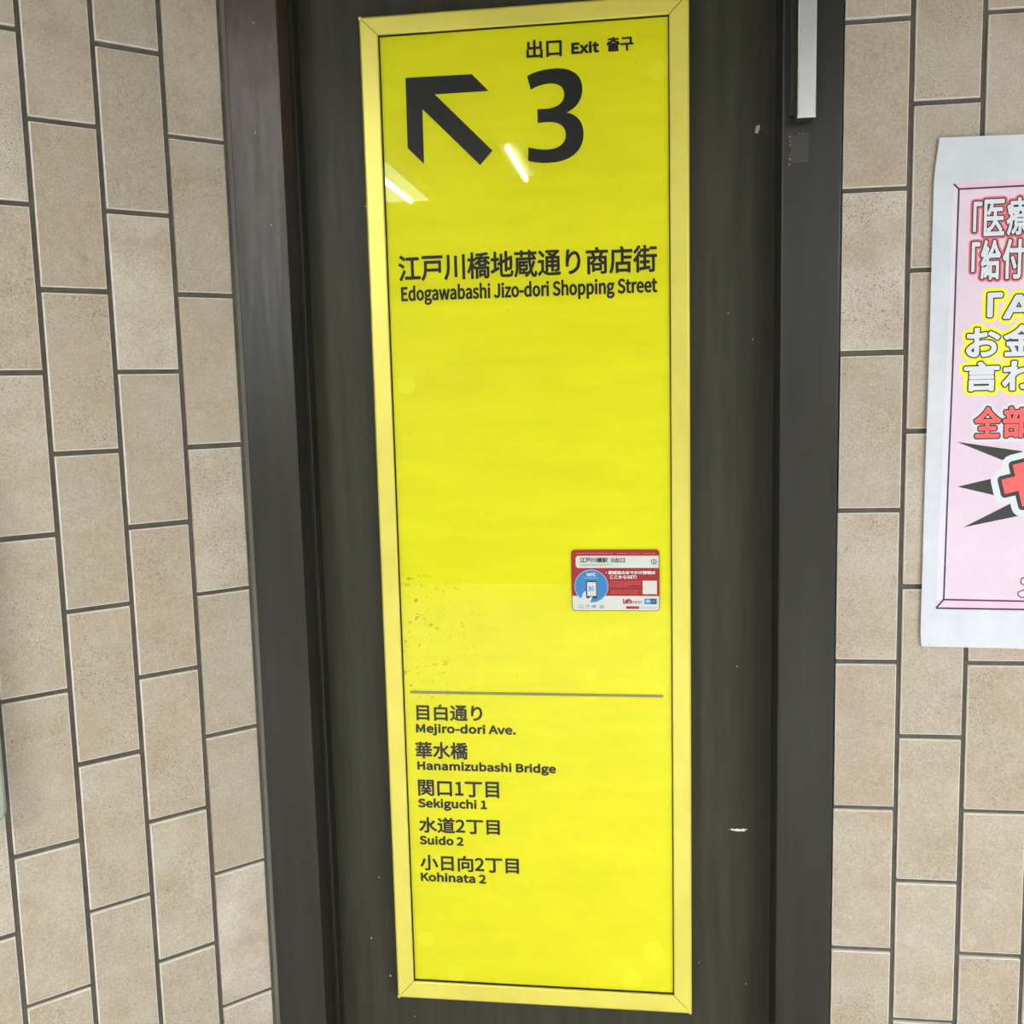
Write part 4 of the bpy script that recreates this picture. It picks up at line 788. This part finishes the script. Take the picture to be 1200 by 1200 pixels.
edge = lambda t: (0.0376+(0.0314-0.0376)*t/0.072) if t < 0.072 else (0.0314+(0.0283-0.0314)*(t-0.072)/0.9 if t < 0.975 else 0.0283+(t-0.975)/0.025*0.0017)
paper = flat('paper_sheet', *pgrid(edge, PR, lambda x: -0.1687-0.014*(x-.03)*.8, lambda x: -0.9130-0.0165*(x-.03), 16, 44, 0), M_PAPER, poster)
sol = paper.modifiers.new('thickness', 'SOLIDIFY'); sol.thickness = 0.0003; sol.offset = -1
li = lambda t: 0.0658+(0.0602-0.0658)*t       # inner left line
lo = lambda t: 0.0586+(0.0495-0.0586)*t
BR = 0.50
flat('pink_bevel', *pgrid(lo, BR+.008, lambda x: -0.2335, lambda x: -0.8532-0.012*(x-.05), 14, 24, 1), M_PINK2, poster)
flat('pink_panel', *pgrid(li, BR, lambda x: -0.2413+.004*(x-.066), lambda x: -0.8405-0.0165*(x-.066), 14, 24, 2), M_PINK, poster)
flat('left_bevel', *pgrid(lo, 0.0640, lambda x: -0.2360, lambda x: -0.8500+0.9*(x-.05), 2, 24, 2), paper_material('faint_pink_print', srgb(222, 220, 236), srgb(232, 228, 243)), poster)
def seg(ax, az, bx, bz, w, n=12):
    P = []
    dx, dz = bx-ax, bz-az; L = math.hypot(dx, dz); nx, nz = -dz/L*w/2, dx/L*w/2
    for i in range(n):
        s, t = i/n, (i+1)/n
        P.append(poly([(ax+dx*s+nx, az+dz*s+nz), (ax+dx*t+nx, az+dz*t+nz), (ax+dx*t-nx, az+dz*t-nz), (ax+dx*s-nx, az+dz*s-nz)], 0))
    return joinvf(*P)
lw = .0025
flat('border_line', *warp(joinvf(seg(.0658, -.2413, .0602, -.8405, lw, 30), seg(.0658, -.2413, BR, -.2396, lw), seg(.0602, -.8405, BR, -.8478, lw),
     seg(.0586, -.2338, .0658, -.2413, lw, 1), seg(.0495, -.8537, .0602, -.8405, lw, 1), seg(.0495, -.8537, BR+.008, -.8585, lw)), 3), M_LINE, poster)

def bubble(items, rfill, rline, rglow, mfill, mline, mglow):
    """heavy outlined lettering: glow, dark outline, fill; items = (char, x0, x1, ztop, zbot) of the dark outline"""
    L = []
    for ch, x0, x1, zt, zb in items:
        L.append(fit(text_loops(ch), x0, x1, zt, zb, r=rfill+rline))
    for nme, rr, mm, k in (('lettering_glow', rfill+rline+rglow, mglow, 3), ('lettering_outline', rfill+rline, mline, 4), ('lettering_fill', rfill, mfill, 5)):
        if mm is None: continue
        P = []
        for g in L: P += [fills(g, 0), loops_stroke(g, rr, 0, 10)]
        flat(nme, *warp(union(joinvf(*P), 0), k), mm, poster)
bubble([('「', .0848, .1000, -.2585, -.3040), ('医', .0995, .1310, -.2560, -.3105), ('療', .1305, .1640, -.2545, -.3105)], .0010, .0016, .0024, M_WHT, M_BLK, M_REDGLOW)
bubble([('「', .0840, .0990, -.3150, -.3605), ('給', .0968, .1275, -.3125, -.3722), ('付', .1268, .1590, -.3125, -.3722)], .0011, .0016, .0024, M_WHT, M_BLK, M_REDGLOW)
bubble([('「', .1070, .1320, -.3870, -.4260), ('A', .1290, .1760, -.3910, -.4290)], .0020, .0018, .0048, M_WHT, M_BLK, M_YGLOW)
bubble([('お', .0790, .1300, -.4365, -.4825), ('金', .1310, .1830, -.4335, -.4825)], .0016, .0018, .0048, M_WHT, M_BLK, M_YGLOW)
bubble([('言', .0773, .1305, -.4855, -.5320), ('わ', .1305, .1830, -.4855, -.5320)], .0017, .0018, .0048, M_WHT, M_BLK, M_YGLOW)
bubble([('全', .0938, .1350, -.5510, -.6005), ('部', .1340, .1760, -.5510, -.6005)], .0016, .0018, .0042, M_RED, M_BLK, M_WHT)
bubble([('ス', .1640, .2080, -.8060, -.8380)], .0028, .0018, .0016, M_WHT, M_WINE, M_PINK2)
flat('burst_spike', *warp(poly([(.0722, -.6034), (.1660, -.6190), (.1370, -.6315)], 0), 3), M_SPIKE, poster)
flat('burst_spike', *warp(poly([(.0754, -.6700), (.1230, -.6586), (.1290, -.6838)], 0), 3), M_SPIKE, poster)
flat('burst_spike', *warp(poly([(.0850, -.7310), (.1520, -.6950), (.1620, -.7145)], 0), 3), M_SPIKE, poster)
# large tilted syllable, only its left part in the frame
th = math.radians(14)
def sq(u, v): return (.1393+u*math.cos(th)-v*math.sin(th), -.6710+u*math.sin(th)+v*math.cos(th))
sa = [[sq(*p) for p in [(0, -.011), (.0195, -.011), (.0197, -.0350), (.0450, -.0350), (.0450, -.011), (.085, -.011), (.085, -.030), (.074, -.046), (.052, -.060), (.034, -.064),
      (.026, -.054), (.046, -.082), (.078, -.074), (.100, -.056), (.111, -.032), (.111, -.011), (.150, -.011), (.150, .011), (.111, .011), (.111, .036), (.085, .036), (.085, .011), (.0450, .011), (.0450, .0285), (.0195, .0285), (.0195, .011), (0, .011)]]]
sa = [[sq(*p) for p in [(0, -.011), (.0195, -.011), (.0197, -.0350), (.0450, -.0350), (.0450, -.011), (.085, -.011), (.085, -.030), (.072, -.046), (.036, -.055), (.036, -.078), (.078, -.072), (.100, -.056), (.111, -.032), (.111, -.011), (.150, -.011), (.150, .011), (.111, .011), (.111, .036), (.085, .036), (.085, .011), (.0450, .011), (.0450, .0285), (.0195, .0285), (.0195, .011), (0, .011)]]]
for nme, rr, mm, k in (('lettering_glow', .0150, M_WHT, 4), ('lettering_outline', .0056, M_SPIKE, 5), ('lettering_fill', 0, M_RED, 6)):
    P = [loops_fill(sa, 0)] + ([loops_stroke(sa, rr, 0, 16)] if rr else [])
    flat(nme, *warp(union(joinvf(*P), 0), k), mm, poster)

# ================================================================== ALUMINIUM BAR ON THE RIGHT JAMB
bar = empty('metal_bar', (-.1525, YJ, -.139), 'slim aluminium bar on dark body fixed to the right jamb, square cut lower end', 'bar')
mk('bar_body', *box(-.1655, -.1400, -.0400, YJ-0.0003, -.1372, 0.355), M_DARKBAR, bar, bevel=0.0008)
def cover():
    x0, x1, z0, z1 = -.1655, -.1398, -.1385, 0.355
    c = .0026; y0, y1 = -.0390, -.0450
    V = [(x0, y0, z0), (x1, y0, z0), (x1, y0, z1), (x0, y0, z1), (x0+c, y1, z0+c), (x1-c, y1, z0+c), (x1-c, y1, z1), (x0+c, y1, z1)]
    return V, [(4, 5, 6, 7)], [(0, 1, 5, 4), (1, 2, 6, 5), (3, 0, 4, 7), (2, 3, 7, 6)]
V, f1, f2 = cover()
mk('cover_strip', V, f1, M_ALU, bar)
mk('cover_edge', V, f2, M_ALU_EDGE, bar)
mk('mounting_strip', *box(-.1720, -.1655, -.0120, YJ-0.0003, -.128, 0.355), M_DARKBAR, bar)

# ================================================================== PALE GREEN BOX AT THE LEFT EDGE
gb = empty('wall_box', LP(-.45, 0, -1.11), 'pale green box with rounded corners mounted on the tiled wall at left edge', 'box')
def gbox(u0, u1, z0, z1, off0, off1, r, n=8):
    P = []
    for (cu, cz, a0) in ((u0+r, z0+r, 180), (u1-r, z0+r, 270), (u1-r, z1-r, 0), (u0+r, z1-r, 90)):
        P += [(cu+r*math.cos(math.radians(a0+90*i/n)), cz+r*math.sin(math.radians(a0+90*i/n))) for i in range(n+1)]
    m = len(P); e = .003
    cu, cz = (u0+u1)/2, (z0+z1)/2
    V = [LP(p[0], off0, p[1]) for p in P]+[LP(p[0], off1-e, p[1]) for p in P]+[LP(p[0]+(cu-p[0])*.02, off1, p[1]+(cz-p[1])*.01) for p in P]
    F = [tuple(range(m))]+[(i, (i+1) % m, m+(i+1) % m, m+i) for i in range(m)]+[(m+i, m+(i+1) % m, 2*m+(i+1) % m, 2*m+i) for i in range(m)]+[tuple(range(2*m, 3*m))]
    return V, F
M_GREEN = simple('pale_green_plastic', srgb(150, 163, 150), 0.35); M_RUB = simple('dark_rubber_edge', srgb(50, 48, 44), 0.7)
mk('back_plate', *gbox(-.640, -.2975, -1.1115, -.560, -0.0005, .010, .022), M_RUB, gb)
mk('cover', *gbox(-.636, -.2985, -1.1085, -.565, .0102, .032, .022), M_GREEN, gb)

# ================================================================== THE REST OF THE PASSAGE (behind the camera: light and reflections)
M_CEIL = simple('white_ceiling', srgb(95, 95, 92), 0.8); M_FLOOR = simple('pale_floor', srgb(198, 196, 190), 0.6)
M_OPP = simple('beige_far_wall', srgb(108, 105, 98), 0.6)
pL = LP(ul, 0, 0)
YB = -6.2
structure(mk('floor', *box(-4.2, 3.2, YB, 0.3, ZBOT-0.05, ZBOT), M_FLOOR))
structure(mk('ceiling', *box(-4.2, 3.2, YB, 0.3, ZTOP, ZTOP+0.05), M_CEIL))
structure(mk('wall_behind', *box(-4.2, 3.2, YB-0.1, YB, ZBOT, ZTOP), M_OPP))
structure(mk('wall_far_left', *box(pL[0]-0.1, pL[0], YB, pL[1], ZBOT, ZTOP), M_OPP))
structure(mk('wall_far_right', *box(3.0, 3.1, YB, 0.2, ZBOT, ZTOP), M_OPP))

E_TUBE = emit('fluorescent_tube_light', (0.98, 1.0, 0.98), LAMP_TUBE)
E_FILL = emit('fill_diffuser_light', (0.98, 1.0, 0.98), LAMP_FILL)
E_SOFT = emit('reflector_light', (0.98, 1.0, 0.98), LAMP_SOFT)
M_HOUS = simple('white_lamp_housing', srgb(225, 225, 220), 0.5)
def tube(x, y0, y1, z, r, n=12):
    V = [(x+r*math.cos(2*math.pi*i/n), y, z+r*math.sin(2*math.pi*i/n)) for y in (y0, y1) for i in range(n)]
    F = [(i, (i+1) % n, n+(i+1) % n, n+i) for i in range(n)]+[tuple(range(n)), tuple(range(n, 2*n))]
    return V, F
def lamp(x0, x1, y0, y1, label, kind, tx=None):
    t = empty('ceiling_light', ((x0+x1)/2, (y0+y1)/2, ZTOP-0.05), label, 'lamp', 'ceiling lights of the passage')
    mk('housing', *box(x0-.01, x1+.01, y0-.01, y1+.01, ZTOP-0.045, ZTOP-0.0005), M_HOUS, t)
    if kind == 'tube':
        mk('tube', *tube(tx, y0, y1, ZTOP-0.0475-.011, .0105), E_TUBE, t)
    else:
        mk('diffuser', *rect_xy(x0, x1, y0, y1, ZTOP-0.0465), E_SOFT if kind == 'soft' else E_FILL, t)
        if kind == 'soft': mk('tube', *tube(tx, y0+.08, y1, ZTOP-0.0475-.012, .012), E_TUBE, t)
def rect_xy(x0, x1, y0, y1, z):
    return box(x0, x1, y0, y1, z, z+0.001)
lamp(-.865, -.815, -2.39, -1.86, 'bare fluorescent tube light on the ceiling, nearest the sign', 'tube', -.84)
lamp(-1.60, -1.308, -2.79, -0.95, 'wide white reflector ceiling light left of the bare tube', 'soft', -1.375)
t = empty('ceiling_light', (0.15, -2.5, ZTOP-0.05), 'dim diffuser added on the ceiling to brighten the aluminium bar', 'lamp', 'ceiling lights of the passage')  # unseen light, added to put a bright reflection on the aluminium bar
mk('housing', *box(-.01, .31, -3.21, -1.74, ZTOP-0.045, ZTOP-0.0005), M_HOUS, t)
mk('diffuser', *rect_xy(0, .30, -3.2, -1.75, ZTOP-0.0465), emit('bar_fill_light', (0.98, 1.0, 0.98), 1.3), t)
for (x0, y0, lab) in ((1.25, -4.6, 'added long fill diffuser on the ceiling right of the bare tube'), (2.3, -4.3, 'added long fill diffuser on the ceiling nearest the right end wall'), (-2.8, -5.1, 'added long fill diffuser on the ceiling in the far left corner')):
    lamp(x0, x0+.5, y0, y0+1.4, lab, 'panel')  # unseen panels added to light the walls, clear of the pane's reflections
